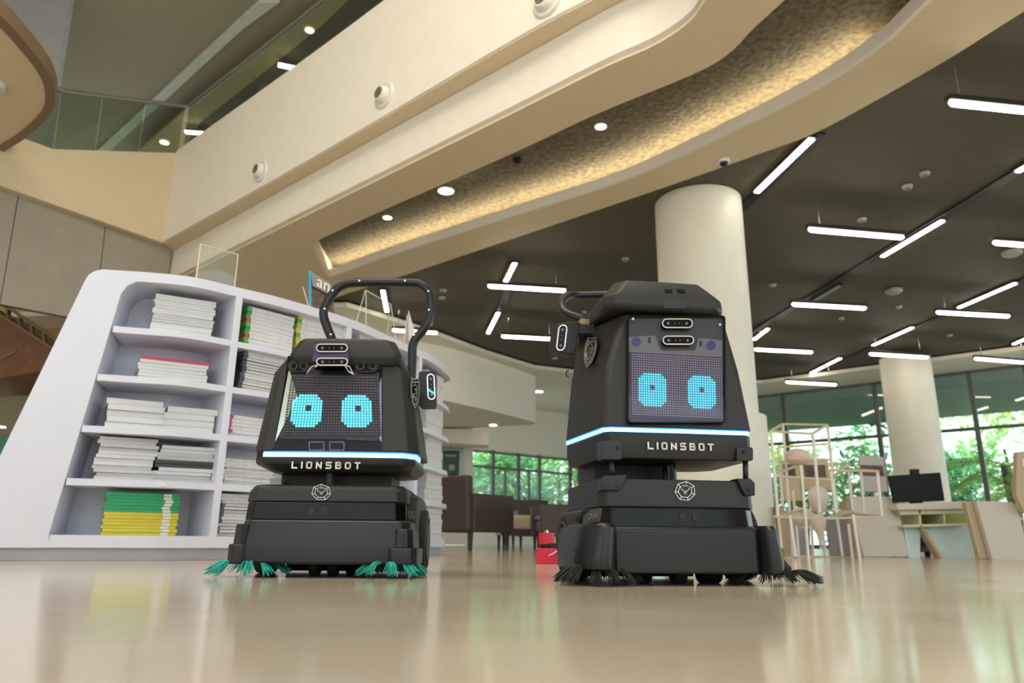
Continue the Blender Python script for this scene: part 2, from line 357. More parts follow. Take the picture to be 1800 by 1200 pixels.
# round columns
def column(x, y, r, zt, label, base):
    t = empty('round_column', (x, y, 0), 0, label, 'column', 'round white columns')
    bm = BM(); cyl(bm, (0, 0, (zt+.0)/2), r, zt, 64); link('shaft', bm, CREAM, t, smooth=False)
    bm = BM(); 
    if base: cyl(bm, (0, 0, .71), r+.075, 1.42, 64)
    else: cyl(bm, (0, 0, .45), r+.06, .9, 48)
    link('base_cladding', bm, CREAM, t, bevel=.01)
    for p in t.children[0].data.polygons: p.use_smooth = abs(p.normal.z) < .5
    return t
column(2.19, 7.98, .50, 3.99, 'thick white round column rising behind the right robot', True)
c2 = ony(1612, 655, 14.5); column(c2.x, 14.9, .48, 3.86, 'white round column behind the black monitor at the window wall', False)

# ================================================================== LIGHT FITTINGS
TR = [((1310, 590), (1812, 285)), ((1400, 668), (1830, 476)), ((1300, 368), (1440, 232)), ((880, 545), (905, 460)), ((1700, 640), (1850, 574))]
trk = 0
for a, b in TR:
    A = onz(*a, 4.0); B = onz(*b, 4.0); bm = BM(); bar(bm, A-Vector((0, 0, .012)), B-Vector((0, 0, .012)), .13, .02); trk += 1
    struct(link('trim_%d' % (8+trk), bm, TRACK))
pend = [((1670, 183), (1832, 200), 'largest and nearest hanging linear lamp at the top right edge'),
 ((1422, 405), (1588, 419), 'hanging linear lamp right of the thick column, level with its upper shaft'),
 ((1393, 536), (1522, 543), 'hanging linear lamp right of the column, under the unlit slot lamp'),
 ((1647, 550), (1774, 557), 'hanging linear lamp with a bent wire, far right middle'),
 ((1327, 615), (1428, 620), 'hanging linear lamp touching the thick column edge beside the right robot'),
 ((1529, 623), (1631, 629), 'hanging linear lamp just above the distant round column'),
 ((1714, 631), (1812, 639), 'hanging linear lamp at the right edge above the window wall'),
 ((1382, 672), (1470, 677), 'lowest and farthest hanging linear lamp, above the white rod frame'),
 ((1747, 428), (1852, 436), 'hanging linear lamp cut by the right edge beside a smoke detector'),
 ((858, 504), (994, 512), 'hanging linear lamp left of the right robot, upper one'),
 ((882, 592), (977, 597), 'hanging linear lamp left of the right robot, lower one'),
 ((690, 581), (768, 586), 'hanging linear lamp seen through the handle of the left robot')]
for a, b, lab in pend:
    A = onz(*a, 3.55); B = onz(*b, 3.55); c = (A+B)/2; d = (B-A).normalized(); Ln = (B-A).length; rz = atan2(d.y, d.x)
    t = empty('hanging_lamp', c, rz, lab, 'lamp', 'hanging linear lamps of the dark ceiling')
    bm = BM(); box(bm, (0, 0, .055), (Ln+.04, .075, .05)); link('housing', bm, HOUS, t, bevel=.006)
    bm = BM(); tube(bm, [(-Ln/2, 0, .015), (-Ln/2+.03, 0, .01), (Ln/2-.03, 0, .01), (Ln/2, 0, .015)], [.015, .028, .028, .015], 10); link('diffuser', bm, LAMP, t, smooth=True)
    for s in (-.38, .38):
        bm = BM(); tube(bm, [(s*Ln, 0, .08), (s*Ln, 0, .45)], .003, 5); link('wire', bm, CHROME, t)
rec = [((1330, 337), (1427, 243), 'slanted slot lamp in the dark ceiling next to the dome camera', 1),
 ((1551, 450), (1657, 387), 'slanted slot lamp in the dark ceiling, crossing behind an upper hanging lamp', 1),
 ((1685, 540), (1785, 497), 'slanted slot lamp in the dark ceiling above the far right hanging lamp', 1),
 ((1535, 606), (1604, 575), 'slanted slot lamp above the distant round column', 1),
 ((1426, 655), (1477, 629), 'small slanted slot lamp nearest the window wall', 1),
 ((1326, 596), (1350, 577), 'short slanted slot lamp half hidden by the thick column', 1),
 ((1430, 528), (1475, 502), 'unlit grey slot lamp in the dark ceiling', 0),
 ((887, 498), (905, 462), 'upright slot lamp above the crossing hanging lamp between the robots', 1),
 ((858, 585), (876, 549), 'slot lamp between the two hanging lamps left of the right robot', 1),
 ((680, 547), (673, 510), 'slot lamp seen through the handle of the left robot', 1),
 ((1782, 604), (1802, 595), 'short slot lamp at the right edge above the window wall', 1),
 ((1788, 301), (1812, 287), 'slot lamp cut by the right edge below the nearest hanging lamp', 1)]
for a, b, lab, on in rec:
    A = onz(*a, 3.965); B = onz(*b, 3.965); c = (A+B)/2; d = (B-A).normalized(); Ln = (B-A).length
    t = empty('slot_lamp', c, atan2(d.y, d.x), lab, 'lamp', 'slanted slot lamps of the dark ceiling')
    bm = BM(); box(bm, (0, 0, .015), (Ln+.05, .10, .035)); link('housing', bm, HOUS, t)
    bm = BM(); box(bm, (0, 0, -.008), (Ln, .065, .02)); link('diffuser', bm, LAMP if on else LAMPOFF, t, bevel=.006)
def disc(name, px, py, z, r, h, m, lab, cat, grp=None, parts=None):
    c = onz(px, py, z); t = empty(name, (c.x, c.y, z), 0, lab, cat, grp)
    bm = BM(); cyl(bm, (0, 0, h/2 if parts != 'down' else -h/2), r, h, 20); link('body', bm, m, t); return t
PUCK = mat('puck_plastic', (.42, .40, .36), .5)
for i, (x, y, r, lab) in enumerate([(1626, 306, .045, 'small ceiling sensor under the slot lamp by the dome camera, upper right'), (1595, 329, .05, 'ceiling sensor left of the upper right small sensor'),
  (1515, 387, .05, 'ceiling sensor above the left end of the column-side hanging lamp'), (1099, 456, .045, 'ceiling sensor between the plaster cove and the thick column'), (1358, 502, .05, 'ceiling sensor right beside the thick column'),
  (1479, 560, .045, 'ceiling sensor under the unlit slot lamp'), (1580, 540, .045, 'ceiling sensor under the white wireless puck'), (1669, 590, .05, 'ceiling sensor under the far right hanging lamp'),
  (779, 511, .05, 'ceiling sensor right of the left robot handle, upper'), (777, 524, .05, 'ceiling sensor right of the left robot handle, lower'), (975, 630, .06, 'pair of small sensors left of the right robot'), (1027, 549, .04, 'ceiling sensor behind the right robot handle')]):
    c = onz(x, y, 3.97); t = empty('ceiling_sensor', c, 0, lab, 'sensor', 'small ceiling sensors')
    link('cap', cyl(BM(), (0, 0, .0), r, .03, 16, r2=r*1.2), PUCK, t); link('tip', cyl(BM(), (0, 0, -.022), r*.5, .02, 12), mat('sensor_tip', (.2, .19, .17), .4), t)
for x, y, lab in ((1571, 512, 'white rounded wireless puck on the dark ceiling'), (1779, 445, 'white smoke detector under the lamp at the right edge')):
    c = onz(x, y, 3.96); t = empty('ceiling_puck', c, 0, lab, 'detector')
    link('dome', lathe(BM(), (0, 0, 0), [(.03, -.045), (.09, -.035), (.125, -.01), (.13, .03)]), PUCK, t, smooth=True)
    link('base', cyl(BM(), (0, 0, .032), .10, .012), HOUS, t)
for x, y, z, r, lab in ((1056, 222, Z5+.265, .055, 'round downlight in the rough plaster cove, upper right one'), (784, 335, Z5-.005, .085, 'biggest glowing round downlight at the cove edge'), (681, 382, Z5+.265, .055, 'small downlight at the far end of the plaster cove'),
   (867, 747, 2.775, .09, 'downlight under the white bulkhead block'), (947, 688, 3.875, .11, 'downlight in the pale ceiling border above the garden doors'), (544, 53, 8.29, .07, 'tiny downlight on the upper floor, nearer the top edge'), (289, 250, 8.29, .09, 'tiny downlight on the upper floor, behind the glass corner'), (3, 750, 2.9, .06, 'small downlight at the left picture edge beside the bookshelf')):
    c = onz(x, y, z) if z > 3 or x > 800 else ony(x, y, 12.2); t = empty('downlight', c, 0, lab, 'downlight', 'round downlights')
    rr = r*1.0
    link('lens', cyl(BM(), (0, 0, -.002), rr, .012, 24), DOWN, t); link('rim', ringn(BM(), [(rr*1.2*cos(a*pi/12), rr*1.2*sin(a*pi/12), 0) for a in range(24)], [(rr*cos(a*pi/12), rr*cos(0)*sin(a*pi/12), 0) for a in range(24)], (0, 0, -1), .006), PUCK, t)
c = onz(909, 281, Z5+.255); t = empty('dark_spot_fitting', c, 0, 'small unlit dark fitting in the plaster cove', 'downlight')
link('ring', cyl(BM(), (0, 0, 0), .05, .04, 16), HOUS, t); link('lens', cyl(BM(), (0, 0, -.025), .03, .02, 12), LENS, t)
for x, y, z, lab in ((1272, 285, 3.9, 'white dome camera under the curved soffit near the column top'), (1562, 651, 3.88, 'small dark dome camera beside the distant column top')):
    c = onz(x, y-4, z); t = empty('dome_camera', c, 0, lab, 'camera')
    link('housing', lathe(BM(), (0, 0, 0), [(.055, -.035), (.062, -.03), (.062, 0)]), mat('camera_white', (.8, .8, .78), .4), t, smooth=True)
    link('dome', lathe(BM(), (0, 0, -.035), [(.005, -.042), (.025, -.036), (.04, -.02), (.045, 0)]), LENS, t, smooth=True)
for a, b, lab in (((326, 232), (365, 235), 'slim lamp seen on the upper floor through the glass, left one'), ((489, 114), (524, 121), 'slim lamp seen on the upper floor above the fascia, right one')):
    A = onz(*a, 8.15); B = onz(*b, 8.15); t = empty('upper_floor_lamp', (A+B)/2, atan2((B-A).y, (B-A).x), lab, 'lamp', 'slim lamps on the upper floor'); Ln = (B-A).length
    link('diffuser', box(BM(), (0, 0, 0), (Ln, .09, .03)), LAMP, t); link('housing', box(BM(), (0, 0, .04), (Ln, .1, .05)), HOUS, t); link('wire', tube(BM(), [(0, 0, .05), (0, 0, .3)], .006, 5), CHROME, t)
# round air nozzles in the upper fascia
def onfas(px, py):
    best = None
    for i in range(len(C7)-1):
        a, b = C7[i], C7[i+1]; t = (b-a).normalized(); p = onpl(px, py, (a.x, a.y, 0), (t.y, -t.x, 0))
        s = (p.xy-a).dot(t)
        if -.05 <= s <= (b-a).length+.05: return p, t
    return p, t
for x, y, r, lab in ((459, 301, .125, 'left of the three round air nozzles in the upper fascia'), (676, 168, .125, 'middle of the three round air nozzles in the upper fascia'), (962, 4, .125, 'air nozzle cut by the top picture edge')):
    p, t_ = onfas(x, y); n = Vector((t_.y, -t_.x, 0)); t = empty('air_nozzle', p, atan2(t_.y, t_.x), lab, 'air nozzle', 'round air nozzles in the upper fascia')
    NW = mat('nozzle_white', (.74, .71, .66), .35)
    P = lambda r, y, N=28: [(r*cos(2*pi*k/N), y, r*sin(2*pi*k/N)) for k in range(N)]
    bm = BM(); loft(bm, [P(.155, 0), P(.150, -.015), P(.120, -.03), P(.105, -.012)], caps=False); link('flange', bm, NW, t, smooth=True)
    bm = BM(); Q = lambda r, y, dx: [(a+dx, b, c-dx*.6) for a, b, c in P(r, y)]
    loft(bm, [Q(.11, -.01, 0), Q(.098, -.045, -.01), Q(.078, -.075, -.02), Q(.066, -.078, -.02), Q(.055, -.03, -.01)], caps=False); link('barrel', bm, NW, t, smooth=True)
    bm = BM(); loft(bm, [Q(.066, -.074, -.02), Q(.064, -.070, -.02)]); link('throat', bm, mat('throat_dark', (.13, .11, .09), .6), t)
# glass balustrade on the fascia
rail = empty('glass_balustrade'); tag(rail, 'glass balustrade with a grey handrail on top of the upper fascia', 'balustrade')
kk = Vector((K.x, K.y, 0))
def rp_(p0, p1, z0, z1, name):
    q = offs([Vector(p0), Vector(p1)], .1); bm = BM(); wallribbon(bm, q, z0, z1, .015); link(name, bm, G_RAIL, rail)
sC7 = [K]+[C7[i] for i in (2, 4, 6, 8, 10, 12)]
ZR = 6.88
for a, b in zip(sC7, sC7[1:]): rp_(a, a.lerp(b, .985), Z8, ZR, 'glass_pane')
def lp(x, y): return onpl(x, y, kk+Vector((-d3.y, d3.x, 0))*.1, (d3.y, -d3.x, 0))
for (xa, ya, yb), (xc, yc, yd) in (((-60, 110, 210), (30, 130, 238)), ((31, 131, 239), (93, 155, 262)), ((96, 155.5, 262), (166, 165, 265)), ((169, 165.5, 265), (242, 175, 267)), ((245, 175.5, 267), (312, 185, 270))):
    xs = 14*(1 if xc > 90 else .6)
    link('glass_pane', slabn(BM(), [lp(xa, yb), lp(xc, yd), lp(xc+xs, yc), lp(xa+xs, ya)], (-d3.y, d3.x, 0), .015), G_RAIL, rail)
bm = BM(); tube(bm, [lp(x, y) for x, y in ((-60, 108), (40, 128), (97, 154), (112, 161), (328, 187))], .035, 8); link('handrail', bm, mat('rail_metal', (.22, .21, .19), .35, metal=.3), rail)
bm = BM(); tube(bm, [(p.x, p.y, ZR+.02) for p in offs(sC7, .11)], .035, 8); link('handrail', bm, MATS['rail_metal'], rail)
# wooden stair, lower left
st = empty('wooden_staircase'); tag(st, 'underside of a brown wooden staircase behind the bookshelf at the left edge', 'staircase')
YS = 10.5
p = [ony(x, y, YS) for x, y in ((-120, 500), (0, 545), (100, 612), (108, 640), (85, 650), (0, 664), (-120, 672))]
link('underside_panel', slabn(BM(), p, (0, 1, 0), 1.2), WOODU, st)
p1 = [(-60, 492), (0, 528), (50, 563), (100, 597)]; p2 = [(-60, 515), (0, 551), (50, 584), (100, 616)]
for a, b, name in (((-60, 492), (102, 598), 'stringer'), ((-60, 514), (102, 618), 'stringer')):
    A = ony(*a, YS-.05); B = ony(*b, YS-.05); link(name, bar(BM(), A, B, .12, .035), mat('stair_edge', (.24, .15, .09), .5), st)
for k in range(8):
    s = k/7; x = -50+s*150; y = 498+s*98; A = ony(x, y, YS-.06); B = ony(x+1, y+22, YS-.06); link('bracket', bar(BM(), A, B, .08, .03), MATS['stair_edge'], st)
A = ony(0, 632, YS-.3); B = ony(30, 617, YS-.3); link('brace', bar(BM(), A, B, .05, .03), MATS['stair_edge'], st)

# ================================================================== BOOKSHELF
ZT = 1.5
topx = [(255, 478), (340, 487), (430, 508), (500, 525), (620, 562), (700, 598), (760, 625), (790, 650)]
TC = [Vector(onz(x, y, ZT).xy) for x, y in topx]
dT = (TC[1]-TC[0]).normalized(); nT = Vector((-dT.y, dT.x))
P0 = Vector((TC[0].x, TC[0].y, 0)); N0 = Vector((dT.y, -dT.x, 0))
def sf(px, py, off=0):   # point on the front plane of the first bay, moved off metres inward
    return onpl(px, py, P0-N0*off, N0)
fine = [v.xy for v in catm([Vector((p.x, p.y, 0)) for p in TC], 8)]
endc = fine[-1]; tl = (fine[-1]-fine[-2]).normalized(); nl = Vector((-tl.y, tl.x))
fine_end = fine+[endc+tl*.16+nl*.03, endc+tl*.27+nl*.12, endc+tl*.30+nl*.24]
D = .33
def at_px(px):
    for a, b in zip(fine, fine[1:]):
        xa = proj(a.x, a.y, ZT)[0]; xb = proj(b.x, b.y, ZT)[0]
        if xa <= px <= xb: return a.lerp(b, (px-xa)/(xb-xa)), fine.index(a)
    return fine[-1], len(fine)-2
shelf = empty('bookshelf'); tag(shelf, 'long curved white bookshelf with slanted rounded end and open compartments', 'bookshelf')
DV = [at_px(x) for x in (423, 616, 741)]
# end block
outer = [(-96, 985), (0, 800), (148, 495), (155, 483), (166, 476), (180, 473), (258, 478), (258, 495), (240, 495), (224, 502), (213, 516), (86, 938), (86, 963), (-85, 963)]
pl = [sf(x, y) for x, y in outer]
link('slanted_end', slabn(BM(), pl[1:], -N0, D+.02), SHELFW, shelf, bevel=.006)
def strip(fr, z0, z1, name, m, d0=0.0, d1=D, bev=.004):
    q = [Vector(p) for p in fr]; a = offs(q, d0); b = offs(q, d1)
    bm = BM(); prism(bm, L(a)+L(reversed(b)), z0, z1); return link(name, bm, m, shelf, bevel=bev)
strip([TC[0]]+fine[3:]+fine_end[-3:], ZT-.055, ZT, 'top_board', SHELFW, 0, D+.02)
zb0 = sf(86, 962).z; zb1 = sf(150, 940).z; Lb = Vector(sf(86, 950).xy)
strip([Lb]+fine+fine_end[-3:], zb0, zb1, 'bottom_rail', SHELFW, 0, D)
L0 = Vector(sf(-90, 960).xy)
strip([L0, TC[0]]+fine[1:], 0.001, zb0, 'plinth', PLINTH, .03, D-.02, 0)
strip([Lb]+fine, zb0, ZT-.02, 'back_panel', SHELFW, D-.02, D, 0)
zl = []
lev = [(200, 569, 580, 390, 592, 603), (172, 654, 665, 385, 674, 685), (145, 744, 755, 378, 761, 772), (118, 837, 850, 372, 850, 861)]
ZTH = .034
for li, (xl, y0, y1, xr, y2, y3) in enumerate(lev):
    z = (sf(xl, y0).z+sf(xr, y2).z)/2; zl.append(z)
    left = Vector(sf(xl, y0).xy)
    strip([left]+fine[:DV[0][1]+1]+[DV[0][0]], z-ZTH, z, 'shelf_board', SHELFW)
    strip([DV[0][0]]+fine[DV[0][1]+1:DV[1][1]+1]+[DV[1][0]], z-ZTH, z, 'shelf_board', SHELFW)
    strip([DV[1][0]]+fine[DV[1][1]+1:DV[2][1]+1]+[DV[2][0]], z-ZTH, z, 'shelf_board', SHELFW)
    strip([DV[2][0]]+fine[DV[2][1]+1:]+fine_end[-3:], z-ZTH, z, 'rounded_shelf_board', SHELFW)
zl.append(zb1)
for p, i in DV:
    a, b = fine[i], fine[i+1]; t = (b-a).normalized(); n = Vector((-t.y, t.x)); bm = BM()
    prism(bm, [tuple(p-t*.02-n*.002), tuple(p+t*.02-n*.002), tuple(p+t*.02+n*D), tuple(p-t*.02+n*D)], zb0, ZT-.04); link('divider', bm, SHELFW, shelf, bevel=.003)
CLIP = mat('clear_label_clip', (.72, .72, .80), .2)
for x, y in ((289, 581), (262, 849), (235, 945)):
    a = sf(x-30, y, -.004); b = sf(x+30, y+3, -.004); link('label_clip', bar(BM(), a, b, .004, .012), CLIP, shelf)
# ---- magazines
PAPER = mat('paper_edges', (.70, .69, .70), .7, var=.12, scale=60)
def magmat(c): 
    return mat('cover_%d_%d_%d' % tuple(int(v*100) for v in c), c, .35)
def bayframe(bay, s, back):    # position along a bay (0..1) at a depth behind the front; returns point and direction
    if bay == 0: a = Vector(sf(215, 700).xy); b = DV[0][0]
    elif bay == 1: a, b = DV[0][0], DV[1][0]
    elif bay == 2: a, b = DV[1][0], DV[2][0]
    else: a, b = DV[2][0], fine[-1]
    t = (b-a).normalized(); n = Vector((-t.y, t.x))
    sag = 0
    return a.lerp(b, s)+n*(back+sag), t, n
ON = ['topmost', 'second from top', 'third from top', 'fourth from top', 'fifth from top', 'sixth from top', 'seventh from top', 'eighth from top', 'ninth from top', 'tenth from top', 'eleventh from top', 'twelfth from top', 'thirteenth from top', 'fourteenth from top']
def ORD(k, n): return (ON[n-1-k] if k else 'bottom')+' '
def stack(bay, lv, x0, x1, ytop, n, cols, lab, grp, back=.05, depth=.2, spine=None, jit=.006, z0=None, spw=None, left=None):
    z = zl[lv] if z0 is None else z0
    p, t, nn = bayframe(bay, .5, back)
    P3 = Vector((p.x, p.y, 0)); NN = Vector((-nn.x, -nn.y, 0))
    xm = (x0+x1)/2
    def pt(px, py): return onpl(px, py, P3, NN)
    # find px row of the shelf here, to get left/right ends in plan
    yy = proj(*pt(xm, 700).xy, z)[1]
    A = pt(x0, yy); B = pt(x1, yy); zt = pt(xm, ytop).z
    wd = (B-A).length; th = max(.003, (zt-z)/n); ang = atan2(t.y, t.x)
    out = []
    for k in range(n):
        c = (A+B)/2; cz = z+th*(k+.5)+.0003; j = Vector((t.x, t.y, 0))*random.uniform(-jit, jit)-Vector((nn.x, nn.y, 0))*random.uniform(-jit, jit)*.6
        bm = BM(); hw = wd/2; hd = depth/2; ct = min(.0018, th*.18)
        for z0_, z1_, mi, ins in ((-th/2+.0003, -th/2+ct, 1, 0), (-th/2+ct, th/2-ct, 0, .0015), (th/2-ct, th/2-.0003, 1, 0)):
            box(bm, (0, 0, (z0_+z1_)/2), (wd-ins*2, depth-ins*2, z1_-z0_), mi=mi)
        cc = cols[k*len(cols)//n] if len(cols) > 1 else cols[0]
        if spine:   # coloured spine strip in front
            box(bm, (0, -hd-.0005, 0), (wd, .0012, th*.86), mi=1)
            if spw: box(bm, (wd*spw, -hd-.0015, 0), (wd*.11, .0012, th*.8), mi=2)
        if left: box(bm, (-hw+wd*.04, 0, 0), (wd*.09, depth+.001, th*.92), mi=3)
        o = link('magazine', bm, [PAPER, magmat(cc), LETTER, magmat((left[k % len(left)] if left else cc))])
        o.location = c+j+Vector((nn.x, nn.y, 0))*hd; o.location.z = cz; o.rotation_euler = (0, 0, ang+random.uniform(-.02, .02))
        tag(o, ORD(k, n)+lab, 'magazine', grp); out.append(o)
    return out
W_ = (.66, .66, .68); W2 = (.55, .54, .56); DK = (.05, .05, .06); GN = (.02, .36, .13); YL = (.66, .55, .04); MG = (.55, .04, .12)
stack(0, 0, 264, 372, 522, 14, [W_, W2, W_, W_], 'white magazine in square stack, top shelf of first bay', 'magazines on the top shelf, first bay', spine=1)
stack(0, 1, 240, 362, 630, 7, [W_, W_, W_, W_, W_, W_, MG], 'white volume in low pile, second shelf of first bay', 'volumes on the second shelf', spine=1)
stack(0, 2, 182, 283, 702, 5, [W_], 'thick white magazine, left pile of third shelf', 'left pile on the third shelf', jit=.012, spine=1)
stack(0, 2, 287, 377, 716, 4, [W_], 'thick white magazine, right pile of third shelf', 'right pile on the third shelf', jit=.01, spine=1)
stack(0, 3, 163, 268, 768, 12, [W2, W_, W2], 'grey-white magazine, left pile of fourth shelf', 'left pile on the fourth shelf', jit=.016, spine=1)
stack(0, 3, 272, 374, 784, 10, [W2, W_, DK, W2, W_], 'grey-white magazine, right pile of fourth shelf', 'right pile on the fourth shelf', jit=.016, spine=1)
g = stack(0, 4, 176, 308, 866, 13, [YL]*7+[GN]*6, 'magazine', 'magazines on the bottom shelf', spine=1, jit=.005, spw=.34)
for k, o in enumerate(g): o['label'] = (['bottom', 'second from bottom', 'third from bottom', 'middle', 'third from top', 'second from top', 'top'][k]+' yellow-spined magazine in the pile on the bottom shelf') if k < 7 else ON[12-k]+' green-spined magazine above the yellow ones, bottom shelf'; o['group'] = 'yellow magazines on the bottom shelf' if k < 7 else 'green magazines on the bottom shelf'
stack(1, 0, 428, 512, 546, 10, [W_], 'green-ended magazine, first top pile of second bay', 'first top pile, second bay', jit=.004, back=.04, left=[(.03, .25, .05), (.10, .40, .08), (.5, .06, .03), (.05, .3, .07)])
stack(1, 0, 518, 598, 560, 9, [W_], 'yellow-green-ended magazine, second top pile of second bay', 'second top pile, second bay', jit=.004, back=.04, left=[(.45, .50, .06), (.12, .35, .06), (.6, .5, .05)])
for px, c, nme in ((428, GN, 'green'), (517, (.45, .5, .06), 'yellow')): pass
stack(1, 1, 420, 500, 618, 14, [(.35, .28, .2), W2, DK, W_], 'worn magazine, tall pile on second shelf of second bay', 'tall pile on the second shelf, second bay', jit=.012, back=.04, left=[DK])
stack(1, 2, 400, 462, 732, 6, [W_, W_], 'red-ended magazine, third shelf of second bay', 'red-edged pile on the third shelf, second bay', jit=.01, back=.04, left=[MG])
stack(1, 2, 466, 540, 735, 6, [W_], 'white magazine behind left robot, third shelf of second bay', 'pile behind the robot, third shelf', jit=.01, back=.04)
stack(1, 3, 392, 480, 808, 12, [W_, (.6, .52, .42), W_], 'cream-edged magazine in pile left of the robot chin', 'pile on the fourth shelf, second bay', jit=.01, back=.04)
stack(1, 4, 380, 448, 868, 13, [DK, W2, DK, W_], 'dark-ended magazine in bottom pile beside robot bumper', 'bottom pile, second bay', jit=.016, back=.04, left=[DK])
stack(3, 2, 748, 776, 700, 8, [W_], 'white magazine on third shelf of rounded shelf end', 'pile on the rounded end, third shelf', jit=.006, back=.04, depth=.16)
stack(3, 3, 748, 775, 790, 8, [W_], 'white magazine on fourth shelf of rounded shelf end', 'pile on the rounded end, fourth shelf', jit=.008, back=.04, depth=.16)
stack(3, 4, 748, 776, 850, 11, [W_, W2], 'white magazine at rounded foot of the bookshelf', 'pile on the rounded end, bottom shelf', jit=.008, back=.04, depth=.16)
stack(3, 1, 748, 776, 655, 6, [W_], 'white magazine on second shelf of rounded shelf end', 'pile on the rounded end, second shelf', jit=.006, back=.04, depth=.16)
stack(2, 0, 630, 700, 590, 8, [W_], 'white magazine, top pile of third bay behind handle', 'top pile, third bay', jit=.006, back=.04)
# ---- things on top of the bookshelf
def sheet(name, parent, pts, m, n, th=.004): return link(name, slabn(BM(), pts, n, th), m, parent)
def topt(px, back=.06):
    p, i = at_px(px); a, b = fine[i], fine[i+1]; t = (b-a).normalized(); n = Vector((-t.y, t.x)); q = p+n*back
    return Vector((q.x, q.y, ZT)), Vector((t.x, t.y, 0)), Vector((n.x, n.y, 0))
def holder(px0, px1, ytop, lab, back=.1, aframe=False, extra=0):
    c, t, n = topt((px0+px1)/2, back); h = onpl((px0+px1)/2, ytop, c, n).z-ZT
    A = onpl(px0, 500, c, n); B = onpl(px1, 500, c, n); wd = (B.xy-A.xy).length
    e = empty('acrylic_sign_holder', c, atan2(t.y, t.x), lab, 'sign holder')
    X = wd/2
    lean = .05 if aframe else 0.0
    for s, nm in ((-1, 'front_sheet'), (1, 'back_sheet')):
        o = s*(.045 if aframe else .006); to = s*.003
        pts = [(-X, o, .003), (X, o, .003), (X*(.82 if aframe else 1), to, h), (-X*(.82 if aframe else 1), to, h)]
        link(nm, slabn(BM(), pts, (0, 1, 0), .003), G_CLEAR, e)
        bm = BM()
        for a, b in zip(pts, pts[1:]+pts[:1]): bar(bm, a, b, .0035, .0035)
        link('edge', bm, EDGE, e)
    link('foot', box(BM(), (0, 0, .0022), (wd, .09, .004)), G_CLEAR, e)
    return e
holder(357, 425, 440, 'clear upright acrylic sign holder on the bookshelf, leftmost', .1)
holder(652, 705, 530, 'clear tent-shaped acrylic holder seen inside the left robot handle', .08, True)
c, t, n = topt(570, .08)
mg = empty('display_magazine', c, atan2(t.y, t.x), 'upright magazine with blue spine and white letters "an" on the bookshelf top', 'magazine')
hm = onpl(560, 476, c, n).z-ZT-.012; wm = .23
XL = -.055
pm = [(XL, 0, .012), (XL+wm*.9, -.0, .012), (XL+wm*.72, .02, hm*.86), (XL-.012, .02, hm)]
link('cover', slabn(BM(), pm, (0, 1, 0), .006), mat('cover_photo_brown', (.13, .09, .07), .4, var=.5, scale=25), mg)
pb = [(XL-.004, -.002, .012), (XL+.014, -.002, .012), (XL+.004, .018, hm*1.0), (XL-.016, .018, hm*1.0)]
link('spine_band', slabn(BM(), pb, (0, -1, 0), .0015), mat('spine_blue', (.04, .42, .66), .4), mg)
pb = [(XL+.012, -.001+.0, hm*.62), (XL+wm*.78, -.001, hm*.52), (XL+wm*.72, .018, hm*.86), (XL+.002, .018, hm*.99)]
link('masthead_band', slabn(BM(), pb, (0, -1, 0), .001), mat('masthead_grey', (.30, .27, .25), .4), mg)
def text(body, size, m, parent, loc, rot, name='lettering', ext=.0006, bold=0, sx=1, space=1):
    cu = bpy.data.curves.new('t', 'FONT'); cu.body = body; cu.size = size; cu.extrude = ext; cu.offset = bold; cu.align_x = 'CENTER'; cu.space_character = space; cu.resolution_u = 3
    to = bpy.data.objects.new('t', cu); COL.objects.link(to); dg = bpy.context.evaluated_depsgraph_get()
    me = bpy.data.meshes.new_from_object(to.evaluated_get(dg)); bpy.data.objects.remove(to)
    me.materials.clear(); me.materials.append(m); o = bpy.data.objects.new(name, me); COL.objects.link(o); o.parent = parent
    o.location = loc; o.rotation_euler = rot; o.scale = (sx, 1, 1); return o
text('an', .12, mat('title_white', (.85, .82, .8), .5), mg, (XL+.088, -.006, hm*.62), (radians(84), radians(9), 0), 'title_letters', bold=.001)
# clear stand with leaning panes behind the magazine
st2 = empty('magazine_stand', c, atan2(t.y, t.x), 'thin clear stand holding the blue-spined magazine on the bookshelf', 'stand')
link('rest', box(BM(), (0, .01, .006), (.17, .07, .01)), G_CLEAR, st2)
for s in (-1, 1): link('leg', bar(BM(), (s*.07, -.02, .004), (s*.07-.01, .05, hm*.6), .004, .004), EDGE, st2)
c, t, n = topt(738, .06); e = empty('white_card', c, atan2(t.y, t.x), 'small white pointed card standing on the far end of the bookshelf', 'card')
hh = onpl(728, 548, c, n).z-ZT
link('front_leaf', slabn(BM(), [(-.05, 0, .002), (.08, 0, .002), (.04, .01, hh*.45), (-.055, .02, hh)], (0, 1, 0), .004), LETTER, e)
link('back_leaf', slabn(BM(), [(-.05, .06, .002), (.08, .06, .002), (-.055, .03, hh*.9)], (0, 1, 0), .004), LETTER, e)
# plan offset helper ends here
# ================================================================== FURNITURE ON THE LEFT
def armchair(x, y, rz, lab, s=1.0):
    t = empty('armchair', (x, y, 0), rz, lab, 'armchair', 'dark brown lounge armchairs')
    t.scale = (s, s, s)
    link('seat', box(BM(), (0, 0, .30), (.50, .56, .14)), BROWN, t, bevel=.02)
    link('seat_cushion', box(BM(), (0, -.02, .40), (.48, .54, .09)), BROWN, t, bevel=.03)
    bm = BM(); loft(bm, [[(-.30, .24, .18), (.30, .24, .18), (.30, .34, .18), (-.30, .34, .18)], [(-.30, .26, .74), (.30, .26, .74), (.29, .36, .74), (-.29, .36, .74)]]); link('backrest', bm, BROWN, t, bevel=.03)
    for q in (-1, 1):
        link('armrest', box(BM(), (q*.29, -.02, .37), (.09, .60, .38)), BROWN, t, bevel=.02)
        for v in (-.27, .27): link('leg', tube(BM(), [(q*.28, v, .0), (q*.28, v, .19)], [.016, .026], 8), mat('dark_leg', (.03, .02, .015), .5), t)
    return t
